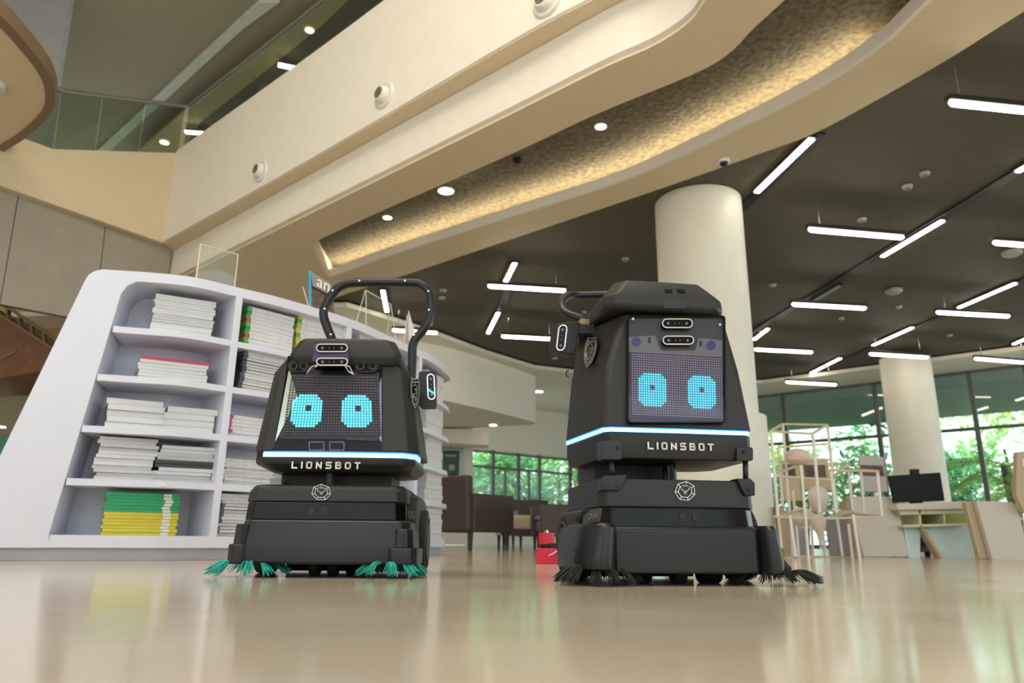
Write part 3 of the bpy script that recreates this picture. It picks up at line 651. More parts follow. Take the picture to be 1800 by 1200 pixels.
def fl(px, Y): return ((px-900)/1337*Y, Y)
x, y = fl(829, 8.9); armchair(x, y, radians(138), 'dark brown armchair with high back, nearest the rounded bookshelf end', 1.12)
x, y = fl(943, 11.6); armchair(x, y, radians(12), 'dark brown armchair farthest back under the garden doors', 1.0)
x, y = fl(988, 8.8); armchair(x, y, radians(-80), 'dark brown armchair half hidden by the right robot', .92)
x, y = fl(920, 9.6); t = empty('beige_ottoman', (x, y, 0), radians(8), 'low beige cushioned bench between the dark armchairs', 'bench')
link('cushion', box(BM(), (0, 0, .33), (.62, .6, .18)), BEIGE, t, bevel=.04); link('base_frame', box(BM(), (0, 0, .21), (.6, .58, .06)), BROWN, t)
for q in (-1, 1):
    for v in (-.25, .25): link('leg', tube(BM(), [(q*.26, v, 0), (q*.26, v, .19)], [.014, .022], 8), MATS['dark_leg'], t)
# poster
pc = ony(793, 816, 18.95); t = empty('wall_poster_sheet', pc, 0, 'framed dark poster on the white wall right of the bookshelf end', 'poster')
link('frame', box(BM(), (0, 0, 0), (.62, .03, 1.05)), mat('poster_glass_grey', (.45, .5, .48), .2), t); link('print', box(BM(), (0, -.02, .02), (.42, .012, .66)), mat('poster_dark', (.06, .085, .085), .5, var=.4, scale=4), t)
link('print_lines', box(BM(), (-.02, -.03, .22), (.26, .004, .05)), PUCK, t); link('print_figure', cyl(BM(), (.02, -.03, -.08), .08, .004, 16, axis='y'), PUCK, t)
# red device on the floor
c = onz(962, 991, 0); t = empty('red_floor_device', (c.x, c.y+.06, 0), radians(0), 'small red device with a cylinder and grey lever on the floor', 'device')
w_ = c.y/1337
link('base', box(BM(), (12*w_, 0, 13*w_), (62*w_, .11, 26*w_)), RED, t, bevel=.004)
link('collar', cyl(BM(), (0, 0, 30*w_), 12*w_, 10*w_), RUBBER, t)
link('cylinder', cyl(BM(), (0, 0, 43*w_), 14*w_, 20*w_), RED, t, bevel=.002)
link('nipple', cyl(BM(), (0, 0, 55*w_), 3*w_, 5*w_, 12), SILVER, t)
link('lever', bar(BM(), (2*w_, -.07, 14*w_), (26*w_, -.06, 27*w_), .012, .006), SILVER, t)
link('lever_block', box(BM(), (18*w_, -.02, 30*w_), (26*w_, .05, 10*w_)), RUBBER, t)

# ================================================================== RIGHT: ROD FRAME, DESKS
LY = 6.0
def q3(px, py, Y=LY): return ony(px, py, Y)
rf = empty('white_rod_frame', (q3(1430, 980).x, LY, 0), 0, 'open display frame of thin white and tan rods stacked as boxes', 'display frame')
def rod(a, b, m=None, ya=LY, yb=LY, r=.012, name='rod'):
    A = q3(*a, ya)-rf.location; B = q3(*b, yb)-rf.location
    link(name, bar(BM(), A, B, r*2, r*2), m or RODW, rf)
cc = lambda x, y: (1300+x/3.53, 680+y/3.53)
F_, K_ = LY-.35, LY+.4
for x0, y0, x1, y1, ya, yb, m in (
  (190, 275, 265, 230, F_, K_, 1), (265, 230, 545, 235, K_, K_, 1), (545, 235, 450, 290, K_, F_, 1), (190, 275, 450, 290, F_, F_, 1),
  (195, 275, 238, 800, F_, F_, 0), (268, 230, 312, 800, K_, K_, 0), (545, 235, 605, 780, K_, K_, 0), (455, 290, 497, 780, F_, F_, 0),
  (240, 375, 545, 352, K_, K_, 1), (240, 375, 268, 740, K_, K_, 0), (215, 540, 385, 478, F_, K_, 1), (385, 478, 672, 474, K_, K_, 1), (210, 552, 565, 575, F_, F_, 1), (565, 575, 672, 474, F_, K_, 1),
  (380, 485, 405, 765, F_, F_, 0), (672, 474, 703, 775, K_, K_, 0), (565, 525, 600, 780, F_, F_, 0), (560, 515, 860, 522, F_, F_, 1), (860, 522, 672, 508, F_, K_, 1),
  (752, 520, 772, 785, K_, K_, 0), (855, 530, 882, 802, F_, F_, 0), (882, 802, 700, 788, F_, K_, 1), (882, 804, 530, 815, F_, F_, 1), (772, 785, 600, 782, K_, K_, 1),
  (215, 803, 400, 762, F_, K_, 1), (400, 762, 705, 772, K_, K_, 1), (215, 803, 530, 815, F_, F_, 1), (530, 815, 705, 772, F_, K_, 1), (300, 440, 560, 452, F_, F_, 1),
  (312, 800, 347, 1050, F_, F_, 0), (352, 850, 366, 1050, K_, K_, 0), (405, 765, 428, 1075, F_, F_, 0), (510, 870, 537, 1050, K_, K_, 0), (600, 782, 640, 1062, K_, K_, 0), (703, 790, 748, 1078, F_, F_, 0), (675, 850, 700, 1060, K_, K_, 0),
  (300, 1068, 728, 1080, F_, F_, 1), (345, 1048, 640, 1058, K_, K_, 1), (640, 1058, 748, 1080, K_, F_, 1), (300, 1068, 345, 1048, F_, K_, 1), (330, 640, 345, 800, K_, K_, 0), (240, 800, 262, 1000, K_, K_, 0)):
    rod(cc(x0, y0), cc(x1, y1), RODT if m else RODW, ya, yb, .008 if m else .009)
# objects on the frame
def vase(px, py, Yp, prof, lab, nm='vase', m=VASE, cat='vase'):
    c = ony(px, py, Yp); t = empty(nm, c, 0, lab, cat, 'pale ornaments in the rod frame'); link('body', lathe(BM(), (0, 0, 0), prof, 24), m, t, smooth=True)
    link('foot', cyl(BM(), (0, 0, -.006), max(.012, prof[0][0]*.95), .014), m, t); return t
s = LY/1300
vase(1441, 902, LY+.15, [(5*s, 0), (10*s, 6*s), (16*s, 16*s), (18*s, 28*s), (16*s, 38*s), (10*s, 44*s), (3*s, 47*s)], 'pale egg-shaped ornament standing in the middle of the rod frame', 'egg_ornament')
vase(1443, 962, LY+.15, [(2*s, 0), (3*s, 12*s), (5*s, 22*s), (12*s, 36*s), (13*s, 48*s), (8*s, 56*s)], 'pale teardrop vessel under the egg-shaped ornament', 'teardrop_vessel')
vase(1403, 812, LY+.25, [(10*s, -6*s), (20*s, 2*s), (22*s, 12*s), (18*s, 20*s), (8*s, 24*s)], 'pale pinkish pot at the top of the rod frame', 'small_pot', mat('pink_ceramic', (.66, .52, .45), .5))
vase(1412, 925, LY+.4, [(10*s, 0), (18*s, 8*s), (22*s, 20*s), (16*s, 30*s), (8*s, 34*s)], 'rounded pale jar low in the rod frame', 'round_jar')
def board(name, pts, Yp, dep, m, parent): return link(name, slabn(BM(), [ony(x, y, Yp)-parent.location for x, y in pts], (0, 1, 0), dep), m, parent, bevel=.004)
for x0, x1, y0, y1, Yp, lab in ((1372, 1402, 808, 880, 7.0, 'framed board leaning behind the rod frame, left'), (1408, 1455, 806, 862, 7.1, 'pair of framed pictures behind the rod frame')):
    t = empty('display_board', (ony(x0, 900, Yp).x, Yp, 0), 0, lab, 'display board', 'display boards behind the rod frame')
    board('panel', [(x0, y0), (x1, y0), (x1+8, y1), (x0+8, y1)], Yp, .03, DESKT, t); board('picture', [(x0+5, y0+8), (x1-5, y0+8), (x1-2, y0+32), (x0+8, y0+32)], Yp-.01, .01, mat('picture_dark', (.12, .07, .05), .5, var=.5), t)
    board('post', [(x0+14, y1), (x0+18, y1), (x0+24, 976), (x0+20, 976)], Yp, .02, RODW, t)
t = empty('poster_stand', (ony(1535, 900, 7.4).x, 7.4, 0), 0, 'pale poster board with a dark picture standing before the window', 'poster board')
board('panel', [(1510, 800), (1553, 803), (1561, 864), (1518, 864)], 7.4, .03, mat('poster_pale', (.55, .50, .48), .5), t)
board('picture', [(1513, 817), (1552, 818), (1555, 836), (1516, 835)], 7.385, .012, MATS['picture_dark'], t)
board('post', [(1536, 864), (1541, 864), (1551, 977), (1546, 977)], 7.41, .02, RODW, t)
# partitions and desks
DY = 6.6
def part(nm, lab, cat, items, Y0=DY, grp=None):
    t = empty(nm, (ony(items[0][1][0][0], 950, Y0).x, Y0, 0), 0, lab, cat, grp)
    for name, pts, dy, dep, m in items: board(name, pts, Y0+dy, dep, m, t)
    return t
part('slanted_partition', 'white slanted partition with rounded corner left of the black monitor', 'partition',
  [('panel', [(1492, 872), (1562, 873), (1571, 876), (1577, 884), (1597, 974), (1596, 978), (1518, 978)], 0, .06, DESKW), ('kick_rail', [(1518, 979), (1596, 979), (1597, 982), (1518, 982)], .02, .04, DESKT)], grp='slanted white desk partitions')
part('slanted_partition', 'wide white slanted partition right of the black monitor with tan edge', 'partition',
  [('panel', [(1716, 880), (1780, 882), (1788, 890), (1812, 984), (1745, 984)], -.5, .05, DESKW), ('edge_band', [(1696, 882), (1716, 880), (1745, 984), (1740, 982), (1722, 982)], -.44, .05, DESKT), ('kick_rail', [(1745, 985), (1812, 985), (1812, 989), (1745, 989)], -.45, .04, DESKT)], grp='slanted white desk partitions')
part('slanted_partition', 'grey-lilac slanted partition seen behind the rod frame', 'partition',
  [('panel', [(1452, 905), (1486, 905), (1503, 978), (1462, 978)], .8, .05, mat('lilac_panel', (.42, .41, .47), .5)), ('edge_band', [(1486, 880), (1500, 880), (1520, 978), (1504, 978)], .7, .15, DESKT)], grp='slanted white desk partitions')
part('slanted_partition', 'small slanted partition at the left of the rod frame near the column', 'partition',
  [('panel', [(1378, 905), (1412, 905), (1424, 976), (1390, 976)], 1.0, .05, MATS['lilac_panel']), ('edge_band', [(1366, 890), (1378, 890), (1390, 976), (1380, 976)], 1.0, .12, DESKT)], grp='slanted white desk partitions')
part('reading_desk', 'pale reading desk with green open compartments under the black monitor', 'desk',
  [('desktop', [(1575, 886), (1700, 880), (1702, 894), (1578, 896)], -.15, .55, DESKW),
   ('upper_rail', [(1580, 896), (1700, 892), (1702, 902), (1583, 905)], -.1, .05, mat('cream_rail', (.66, .64, .44), .5)),
   ('compartment_back', [(1584, 905), (1700, 902), (1703, 921), (1588, 924)], .2, .02, GREENIN),
   ('compartment_floor', [(1587, 922), (1702, 919), (1703, 924), (1588, 927)], -.1, .3, MATS['cream_rail']),
   ('compartment_divider', [(1614, 890), (1618, 890), (1621, 926), (1617, 926)], -.1, .3, MATS['cream_rail']),
   ('compartment_divider', [(1658, 902), (1661, 902), (1663, 922), (1660, 922)], -.1, .3, MATS['cream_rail']),
   ('side_panel', [(1588, 927), (1618, 925), (1618, 983), (1598, 983)], .0, .04, PALEP),
   ('side_panel', [(1622, 925), (1701, 922), (1716, 984), (1660, 984)], .0, .04, PALEP),
   ('slanted_leg', [(1617, 924), (1624, 924), (1662, 984), (1655, 984)], -.06, .1, DESKT)])
part('office_chair_back', 'dark chair tucked in the gap beneath the reading desk', 'chair',
  [('backrest', [(1620, 930), (1632, 930), (1640, 965), (1619, 962)], .6, .06, RUBBER), ('seat', [(1619, 960), (1655, 960), (1657, 970), (1619, 970)], .5, .35, BROWN), ('pedestal', [(1630, 970), (1636, 970), (1636, 980), (1630, 980)], .6, .05, RUBBER)])
part('low_platform', 'low tan platform strip running under the desks on the right', 'platform', [('board', [(1500, 983), (1812, 991), (1812, 1000), (1500, 987)], -.62, .5, mat('platform_tan', (.36, .27, .18), .5)), ('top_edge', [(1500, 982), (1812, 990), (1812, 992), (1500, 984)], -.63, .05, DESKT)])
part('desktop_monitor', 'black computer monitor with a webcam on its top edge', 'monitor',
  [('screen', [(1563, 836), (1653, 830), (1661, 880), (1573, 883)], -.1, .04, SCRB), ('webcam', [(1603, 824), (1616, 824), (1617, 834), (1604, 834)], -.11, .05, RUBBER), ('stand', [(1605, 880), (1622, 880), (1624, 887), (1604, 887)], -.02, .06, RUBBER)])
part('tan_partition', 'tan partition cut by the right picture edge', 'partition', [('panel', [(1788, 794), (1830, 790), (1840, 900), (1800, 900), (1786, 870)], -.6, .05, DESKT), ('notice', [(1797, 806), (1812, 806), (1812, 820), (1798, 820)], -.61, .01, LETTER)])

# ================================================================== OUTSIDE
bm = BM(); prism(bm, [(-20, 23.2), (1.9, 22.8), (7.3, 19.1), (16.3, 11.5), (60, 0), (60, 70), (-30, 70)], -.2, -.1); struct(link('ground', bm, mat('garden_ground', (.13, .15, .09), .9, var=.4, scale=2)))
# added canopy, stands in for the dark teal reflection in the upper glass
FO = offs(FAC[1:], .25); FO2 = offs(FAC[1:], 7.0)
bm = BM(); prism(bm, L(FO)+L(reversed(FO2)), 3.9, 4.2); struct(link('trim_20', bm, mat('reflection_canopy', (.30, .32, .36), .6)))
def leafmat(name, c):
    m = mat(name, c, .55, var=.45, scale=3); n = m.node_tree; b = n.nodes['Principled BSDF']; o = n.nodes['Material Output']
    t = n.nodes.new('ShaderNodeBsdfTranslucent'); mx = n.nodes.new('ShaderNodeMixShader'); mx.inputs[0].default_value = .45
    src = b.inputs['Base Color'].links[0].from_socket; n.links.new(src, t.inputs[0]); n.links.new(b.outputs[0], mx.inputs[1]); n.links.new(t.outputs[0], mx.inputs[2]); n.links.new(mx.outputs[0], o.inputs[0]); return m
LM = [leafmat('leaf_mid', (.30, .58, .24)), leafmat('leaf_bright', (.46, .70, .22)), leafmat('leaf_dark', (.17, .42, .20))]
def tree(x, y, h, r, m, lab, n=1500, seed=0):
    rd = random.Random(seed); t = empty('garden_tree', (x, y, -.1), 0, lab, 'tree', 'trees in the garden')
    bm = BM(); tube(bm, [(0, 0, 0), (.1, 0, h*.3), (0, .1, h*.75)], [.13, .1, .04], 8)
    for k in range(7):
        a = rd.uniform(0, 6.28); tube(bm, [(0, 0, h*(.25+.06*k)), (r*.6*cos(a), r*.6*sin(a), h*(.4+.07*k))], [.04, .012], 5)
    link('trunk', bm, mat('bark', (.12, .08, .05), .8), t)
    me = bpy.data.meshes.new('foliage'); V = []; Fc = []
    cl = [(rd.gauss(0, r*.45), rd.gauss(0, r*.45), h*rd.uniform(.12, 1.0)) for _ in range(26)]
    for k in range(n):
        cx, cy, cz = cl[k % 26]; p = Vector((cx+rd.gauss(0, r*.2), cy+rd.gauss(0, r*.2), max(.05, cz+rd.gauss(0, h*.07))))
        a = Vector((rd.uniform(-1, 1), rd.uniform(-1, 1), rd.uniform(-.6, .6))).normalized(); b = a.cross(Vector((rd.uniform(-1, 1), rd.uniform(-1, 1), 1))).normalized()
        l = rd.uniform(.12, .26); wd = l*.28; i = len(V)
        V += [p-a*l, p+b*wd, p+a*l, p-b*wd]; Fc.append((i, i+1, i+2, i+3))
    me.from_pydata([tuple(v) for v in V], [], Fc); me.materials.append(m); o = bpy.data.objects.new('foliage', me); COL.objects.link(o); o.parent = t; o['kind'] = 'stuff'; return t
TL = [(830, 26, 3.4, 1.7), (875, 27, 4.4, 1.9), (905, 25, 3.0, 1.3), (945, 28, 4.6, 2.0), (985, 26, 3.6, 1.6), (1030, 28, 4.2, 2.0), (1095, 27, 4.0, 2.0), (1180, 28, 3.8, 2.2), (1270, 27, 4.2, 2.0), (1365, 27.5, 3.9, 1.6), (1420, 26, 3.0, 1.5), (1495, 27, 3.6, 1.5), (1545, 25, 4.2, 1.3), (1690, 26, 3.4, 1.4), (1720, 24, 3.0, 1.2), (1800, 25, 4.5, 1.6)]
names = ['leafy tree at the left pane of the garden doors', 'tall tree behind the left door leaf', 'small shrub-like tree between the door leaves', 'tall tree behind the right door leaf', 'tree seen beside the edge of the right robot', 'tree hidden behind the right robot', 'tree left of centre behind the right robot body', 'bushy tree straight behind the thick column', 'tree just left of the rod frame behind the column', 'tree seen through the rod frame, left', 'low bushy tree seen through the rod frame', 'tree behind the poster board', 'dark leafy tree left of the distant column', 'pale tree right of the distant column', 'low dark shrub-like tree right of the distant column', 'bright tall tree at the right picture edge']
for k, ((px, Y, h, r), nm) in enumerate(zip(TL, names)): tree((px-900)/1337*Y, Y, h, r, LM[(0, 0, 2, 1, 0, 0, 1, 0, 1, 1, 0, 0, 2, 0, 2, 1)[k]], nm, 1150, k)
PALMM = leafmat('palm_leaf', (.50, .72, .18))
# palm with arching fronds on the right
px, Y = 1790, 19.0; t = empty('palm', ((px-900)/1337*Y, Y, -.1), 0, 'bright green palm with drooping fronds outside the right window', 'palm')
link('trunk', tube(BM(), [(0, 0, 0), (.05, 0, 1.2), (0, 0, 2.2)], [.12, .09, .07], 8), MATS['bark'], t)
rd = random.Random(3)
for k in range(16):
    a = k*2*pi/16+rd.uniform(-.15, .15); ln = rd.uniform(1.3, 2.0); up = rd.uniform(.1, .9); z0 = rd.uniform(1.2, 2.3)
    spn = [Vector((cos(a)*ln*s, sin(a)*ln*s, z0+up*s*1.3-1.3*s*s*(.5+up*.5))) for s in [i/10 for i in range(11)]]
    bm = BM(); tube(bm, spn, .012, 4)
    for i in range(1, 11):
        d = (spn[i]-spn[i-1]).normalized(); sd = d.cross(Vector((0, 0, 1))).normalized()
        for s_ in (-1, 1):
            for f_ in (0, .5):
                p = spn[i-1].lerp(spn[i], f_); e = p+sd*s_*.32*(1-.5*i/10)+d*.18-Vector((0, 0, .14)); v = [bm.verts.new(q) for q in (p, p.lerp(e, .4)+d*.022, e, p.lerp(e, .4)-d*.022)]; bm.faces.new(v)
    link('frond', bm, PALMM, t)

# ================================================================== ROBOTS
class Robot:
    def __init__(s, px, Y, yaw, label):
        s.o = Vector(((px-900)/1337*Y, Y, 0)); s.yaw = yaw; s.R = Matrix.Rotation(yaw, 3, 'Z'); s.Ri = s.R.inverted()
        s.root = empty('cleaning_robot', s.o, yaw, label, 'robot')
    def at(s, px, py, plane):           # plane = (local point, local normal) -> local point
        d = s.Ri @ ray(px, py); c = s.Ri @ (CAM-s.o); P, n = Vector(plane[0]), Vector(plane[1])
        return c+d*((P-c).dot(n)/d.dot(n))
    def v(s, px, py, v): return s.at(px, py, ((0, v, 0), (0, 1, 0)))
    def z(s, px, py, v): return s.v(px, py, v).z
    def plate(s, name, px, plane, th, m, par=None, out=0, bevel=0, smooth=False):
        n = Vector(plane[1]).normalized()
        pts = [s.at(x, y, plane)-n*out for x, y in px]
        return link(name, slabn(BM(), pts, n, th), m, par or s.root, bevel=bevel, smooth=smooth)
    def ring(s, name, outer, inner, plane, th, m, par=None, out=0):
        n = Vector(plane[1]).normalized()
        a = [s.at(x, y, plane)-n*out for x, y in outer]; b = [s.at(x, y, plane)-n*out for x, y in inner]
        return link(name, ringn(BM(), a, b, n, th), m, par or s.root)
    def cells(s, quad, nc, nr, plane, out, test, gap=.16):
        n = Vector(plane[1]).normalized(); res = {}
        def bl(u, v):
            a = Vector(quad[0]).lerp(Vector(quad[1]), u); b = Vector(quad[3]).lerp(Vector(quad[2]), u); return a.lerp(b, v)
        for j in range(nr):
            for i in range(nc):
                k = test(i, j)
                g = gap/2
                q = [bl((i+a)/nc, (j+b)/nr) for a, b in ((g, g), (1-g, g), (1-g, 1-g), (g, 1-g))]
                bm = res.setdefault(k, BM()); slabn(bm, [s.at(p.x, p.y, plane)-n*out for p in q], n, .0015)
        return res
def hexring(pts, v0=0): return pts
def rsec(u0, u1, v0, v1, z, ch, chb=None, bow=0.0):
    # plan section: front edge v0 with chamfer ch at front corners, slight bow in the middle
    chb = ch if chb is None else chb; um = (u0+u1)/2
    return [(u0+ch, v0, z), (um, v0-bow, z), (u1-ch, v0, z), (u1, v0+ch*1.1, z), (u1, v1-chb, z), (u1-chb, v1, z), (u0+chb, v1, z), (u0, v1-chb, z), (u0, v0+ch*1.1, z)]
def wheel(r, parent, u, v, rad, wd, name='drive_wheel'):
    o = link(name, cyl(BM(), (u, v, rad), rad, wd, 36, axis='x'), RUBBER, parent, bevel=.012, seg=3)
    sgn = -1 if u < 0 else 1
    link('hub_cap', cyl(BM(), (u+sgn*wd/2, v, rad), rad*.62, .012, 30, axis='x'), BODY, o, bevel=.003)
    link('rim_ring', tube(BM(), [(u+sgn*(wd/2+.002), v+rad*.8*cos(a*pi/14), rad+rad*.8*sin(a*pi/14)) for a in range(29)], .003, 5), mat('tyre_grey', (.05, .05, .05), .5), o)
def caster(parent, u, v, r=.032, w=.028):
    o = link('caster', cyl(BM(), (u, v, r), r, w, 20, axis='x'), RUBBER, parent, bevel=.004)
    link('fork', box(BM(), (u, v, r+.022), (w*1.5, r*1.2, .04)), BODY, o)
    link('axle_cap', cyl(BM(), (u, v, r), r*.4, w*1.3, 12, axis='x'), TRACK, o)
def brush(parent, u, v, rad, m, tufts, seed, zt=.075, drop=.0, nm='side_brush'):
    rd = random.Random(seed)
    o = link(nm, lathe(BM(), (u, v, 0), [(.02, zt-.03), (.045, zt-.028), (.05, zt-.01), (.03, zt+.015)], 16), RUBBER, parent, smooth=False)
    for k in range(tufts):
        a = 2*pi*k/tufts+rd.uniform(-.1, .1); bm = BM()
        for j in range(26):
            da = rd.gauss(0, .10); l = rad*rd.uniform(.9, 1.04); z1 = max(.003, .006+rd.uniform(0, .016)+drop)
            s0 = Vector((u+.035*cos(a)+rd.gauss(0, .004), v+.035*sin(a)+rd.gauss(0, .004), zt-.02))
            e = Vector((u+l*cos(a+da), v+l*sin(a+da), z1)); mdd = s0.lerp(e, .55)+Vector((0, 0, .012))
            tube(bm, [s0, mdd, e], [.0022, .0020, .0012], 3, caps=False)
        link('bristle_tuft', bm, m, o, smooth=True)
def emblem(R_, cx, cy, r, plane, out, name='emblem', sq=1.0, wd=.0013, rot=0):
    n = Vector(plane[1]).normalized()
    def pt(rr, a): return R_.at(cx+rr*cos(a), cy+rr*sin(a)*sq, plane)-n*out
    bm = BM(); A = [pi/2+rot+2*pi*k/7+pi/7 for k in range(7)]
    for rr in (r, r*.70):
        for k in range(7): 
            if rr < r and k in (2, 3): continue
            bar(bm, pt(rr, A[k]), pt(rr, A[(k+1) % 7]), wd, wd, up=n)
    for k in range(7): bar(bm, pt(r*(.62 if k in (0, 6, 1, 5) else .70), A[k]), pt(r, A[k]), wd, wd, up=n)
    X = lambda x, y: R_.at(cx+x*r, cy+y*r*sq, plane)-n*out
    for L_ in ([(-.45, -.5), (-.35, -.15), (-.12, -.02), (-.05, .3)], [(.45, -.5), (.35, -.15), (.12, -.02), (.05, .3)], [(-.3, -.55), (.3, -.55)], [(-.12, .05), (.12, .05)]):
        for a, b in zip(L_, L_[1:]): bar(bm, X(*a), X(*b), wd*.9, wd*.9, up=n)
    return link(name, bm, SILVER, R_.root)
def stadium(x0, y0, x1, y1): return rrect(x0, y0, x1, y1, min(abs(x1-x0), abs(y1-y0))/2-.01, 6)
def pod(R_, name, x0, y0, x1, y1, plane, out, ringm=SILVER, depth=.012, vertical=False, shear=0):
    S = lambda L_: [(x+(y-(y0+y1)/2)*shear, y) for x, y in L_]
    b = R_.plate(name, S(stadium(x0, y0, x1, y1)), plane, depth, GLOSSB, out=out)
    R_.ring('pod_ring', S(stadium(x0, y0, x1, y1)), S(stadium(x0+2, y0+2, x1-2, y1-2)), plane, .003, ringm, b, out=out+.002)
    L_ = (x1-x0) if not vertical else (y1-y0)
    for k in (-.30, -.08, .06, .30):
        cx, cy = (x0+x1)/2, (y0+y1)/2; rr = 2.6 if abs(k) > .2 else 1.2
        if vertical: cy += k*L_
        else: cx += k*L_
        R_.plate('lens', S([(cx+rr*cos(a*pi/6), cy+rr*sin(a*pi/6)) for a in range(12)]), plane, .002, mat('lens_violet', (.12, .12, .2), .15), b, out=out+.001)
    return b
from mathutils.bvhtree import BVHTree
def surf(R_, o, px, py):     # local point and inward direction where a pixel ray meets an object of the robot
    me = o.data; t = BVHTree.FromPolygons([v.co for v in me.vertices], [tuple(p.vertices) for p in me.polygons])
    c = R_.Ri @ (CAM-R_.o); loc = None; sg = -1 if px < 900 else 1
    while loc is None and abs(px) < 1800:
        loc, n, i, d = t.ray_cast(c, (R_.Ri @ ray(px, py)).normalized()); px += sg
    return (loc, -n if n.dot(loc-c) < 0 else n)
def shieldbadge(R_, cx, cy, w2, h2, plane, out, lean=0):
    n = Vector(plane[1]).normalized()
    def sh(k): return [(cx+k*x*w2+lean*y*h2, cy+k*y*h2) for x, y in ((-.75, -1), (0, -.92), (.75, -1), (1, -.5), (.95, .1), (.6, .65), (0, 1), (-.6, .65), (-.95, .1), (-1, -.5))]
    b = R_.plate('shield_badge', sh(1), plane, .004, GLOSSB, out=out)
    for k in (1, .8): R_.ring('badge_ring', sh(k), sh(k-.08), plane, .002, SILVER, b, out=out+.002)
    bm = BM(); X = lambda x, y: R_.at(cx+x*w2+lean*y*h2, cy+y*h2, plane)-n*(out+.002)
    for L_ in ([(-.4, -.45), (0, -.6), (.45, -.35), (.3, 0), (-.1, .0), (-.35, .2), (0, .5), (.35, .3)], [(-.2, -.25), (.15, -.3), (.1, -.1)], [(-.5, 0), (-.45, .3)], [(.5, .0), (.15, .2), (.05, .35)]):
        for a, c in zip(L_, L_[1:]): bar(bm, X(*a), X(*c), .002, .002, up=n)
    link('badge_lion', bm, SILVER, b); return b
FRONT = lambda v: ((0, v, 0), (0, 1, 0))
GLY = {'L': [[(0, 1), (0, 0), (1, 0)]], 'I': [[(.5, 0), (.5, 1)]], 'O': [[(.15, 0), (.85, 0), (1, .15), (1, .85), (.85, 1), (.15, 1), (0, .85), (0, .15), (.15, 0)]],
 'N': [[(0, 0), (0, 1), (1, 0), (1, 1)]], 'S': [[(0, 0), (.85, 0), (1, .12), (1, .4), (.85, .52), (.15, .52), (0, .62), (0, .88), (.15, 1), (1, 1)]],
 'B': [[(0, 0), (0, 1), (.8, 1), (.95, .88), (.95, .64), (.8, .54), (0, .54)], [(.8, .54), (1, .42), (1, .12), (.85, 0), (0, 0)]], 'T': [[(0, 1), (1, 1)], [(.5, 1), (.5, 0)]]}
def wordmark(par, x0, x1, v, z0, z1):
    h = z1-z0; n = 8; st = h*.21; gw = h*.84; wid = [gw*.2 if c == 'I' else gw for c in 'LIONSBOT']; sp = (x1-x0-sum(wid))/(n-1); x = x0
    for c, w_ in zip('LIONSBOT', wid):
        bm = BM()
        for L_ in GLY[c]:
            P = [Vector((x+st/2+(w_-st)*a, v, z0+st/2+(h-st)*b)) for a, b in L_]
            for a, b in zip(P, P[1:]):
                d = (b-a).normalized()*st*.42; bar(bm, a-d, b+d, st, .0012, up=Vector((0, 1, 0)))
        link('letter', bm, LETTER, par); x += w_+sp

# ---------------------------------------------------------------- ROBOT 1 (left)
A = Robot(572, 2.26, radians(1.5), 'charcoal floor-cleaning robot on the left with square blue eyes, teal brushes and a loop handle')
r = A.root
u = lambda px, py, v: A.v(px, py, v).x
zA = lambda py, v, px=572: A.z(px, py, v)
# undercarriage and bumper
zb, zt_ = zA(992, .0), zA(913, .0)
u0, u1 = u(416, 950, .03), u(727, 950, .03)
bm = BM(); loft(bm, [rsec(u0, u1, 0, .40, zb, .03, .05, .012), rsec(u0+.004, u1-.004, .0, .40, (zb+zt_)/2, .03, .05, .012), rsec(u0+.012, u1-.010, .012, .40, zt_, .03, .05, .012)]); link('bumper', bm, BODY2, r, bevel=.010, seg=3)
for sx, xs in ((-1, (402, 440, 957, 411, 440, 922)), (1, (678, 735, 962, 686, 729, 928))):
    a0, a1, y0, b0, b1, y1 = xs
    bm = BM(); e0, e1 = u(a0, 970, .02), u(a1, 970, .02); loft(bm, [rsec(e0, e1, -.012, .2, zA(992, 0), .02), rsec(e0, e1, -.012, .2, zA(y0, 0), .02)]); link('bumper_foot', bm, BODY2, r, bevel=.006)
    bm = BM(); e0, e1 = u(b0, 950, .02), u(b1, 950, .02); loft(bm, [rsec(e0, e1, -.006, .2, zA(y0+2, 0), .02), rsec(e0+.004, e1-.004, -.004, .2, zA(y1, 0), .02)]); link('bumper_step', bm, BODY2, r, bevel=.006)
link('undertray', box(BM(), (0.0, .22, .062), (.40, .34, .05)), BODY, r)
for cx, v in ((-.055, .16), (.0, .17), (.045, .24)): caster(r, cx, v, .030, .030)
link('squeegee', box(BM(), (.0, .42, .03), (.42, .03, .05)), RUBBER, r)
wheel(A, r, u1-.01, .33, .105, .05); wheel(A, r, u0+.01, .33, .105, .05)
# glossy sensor band
zz0, zz1 = zA(912, .03), zA(884, .03)
u0, u1 = u(433, 897, .06), u(716, 897, .06)
bm = BM(); loft(bm, [rsec(u0, u1, .022, .40, zz0-.004, .03, .05, .01), rsec(u0+.004, u1-.004, .026, .40, zz1+.002, .03, .05, .01)]); link('sensor_band', bm, GLOSSB, r, bevel=.004)
for cx in (547, 570): 
    c = [(cx+7*cos(a*pi/10), 897+7*sin(a*pi/10)) for a in range(20)]; c2_ = [(cx+5*cos(a*pi/10), 897+5*sin(a*pi/10)) for a in range(20)]
    A.ring('sonar_ring', c, c2_, FRONT(.014), .003, BODY, out=.002); A.plate('sonar_face', c2_, FRONT(.014), .003, BODY2, out=.0)
sp_ = ((u1-.001, .12, 0), (1, -.0, 0))
A.plate('side_sensor_window', [(713, 891), (727, 895), (728, 918), (713, 915)], ((u1-.012, .06, 0), (-1, .9, 0)), .004, BODY, out=.004)
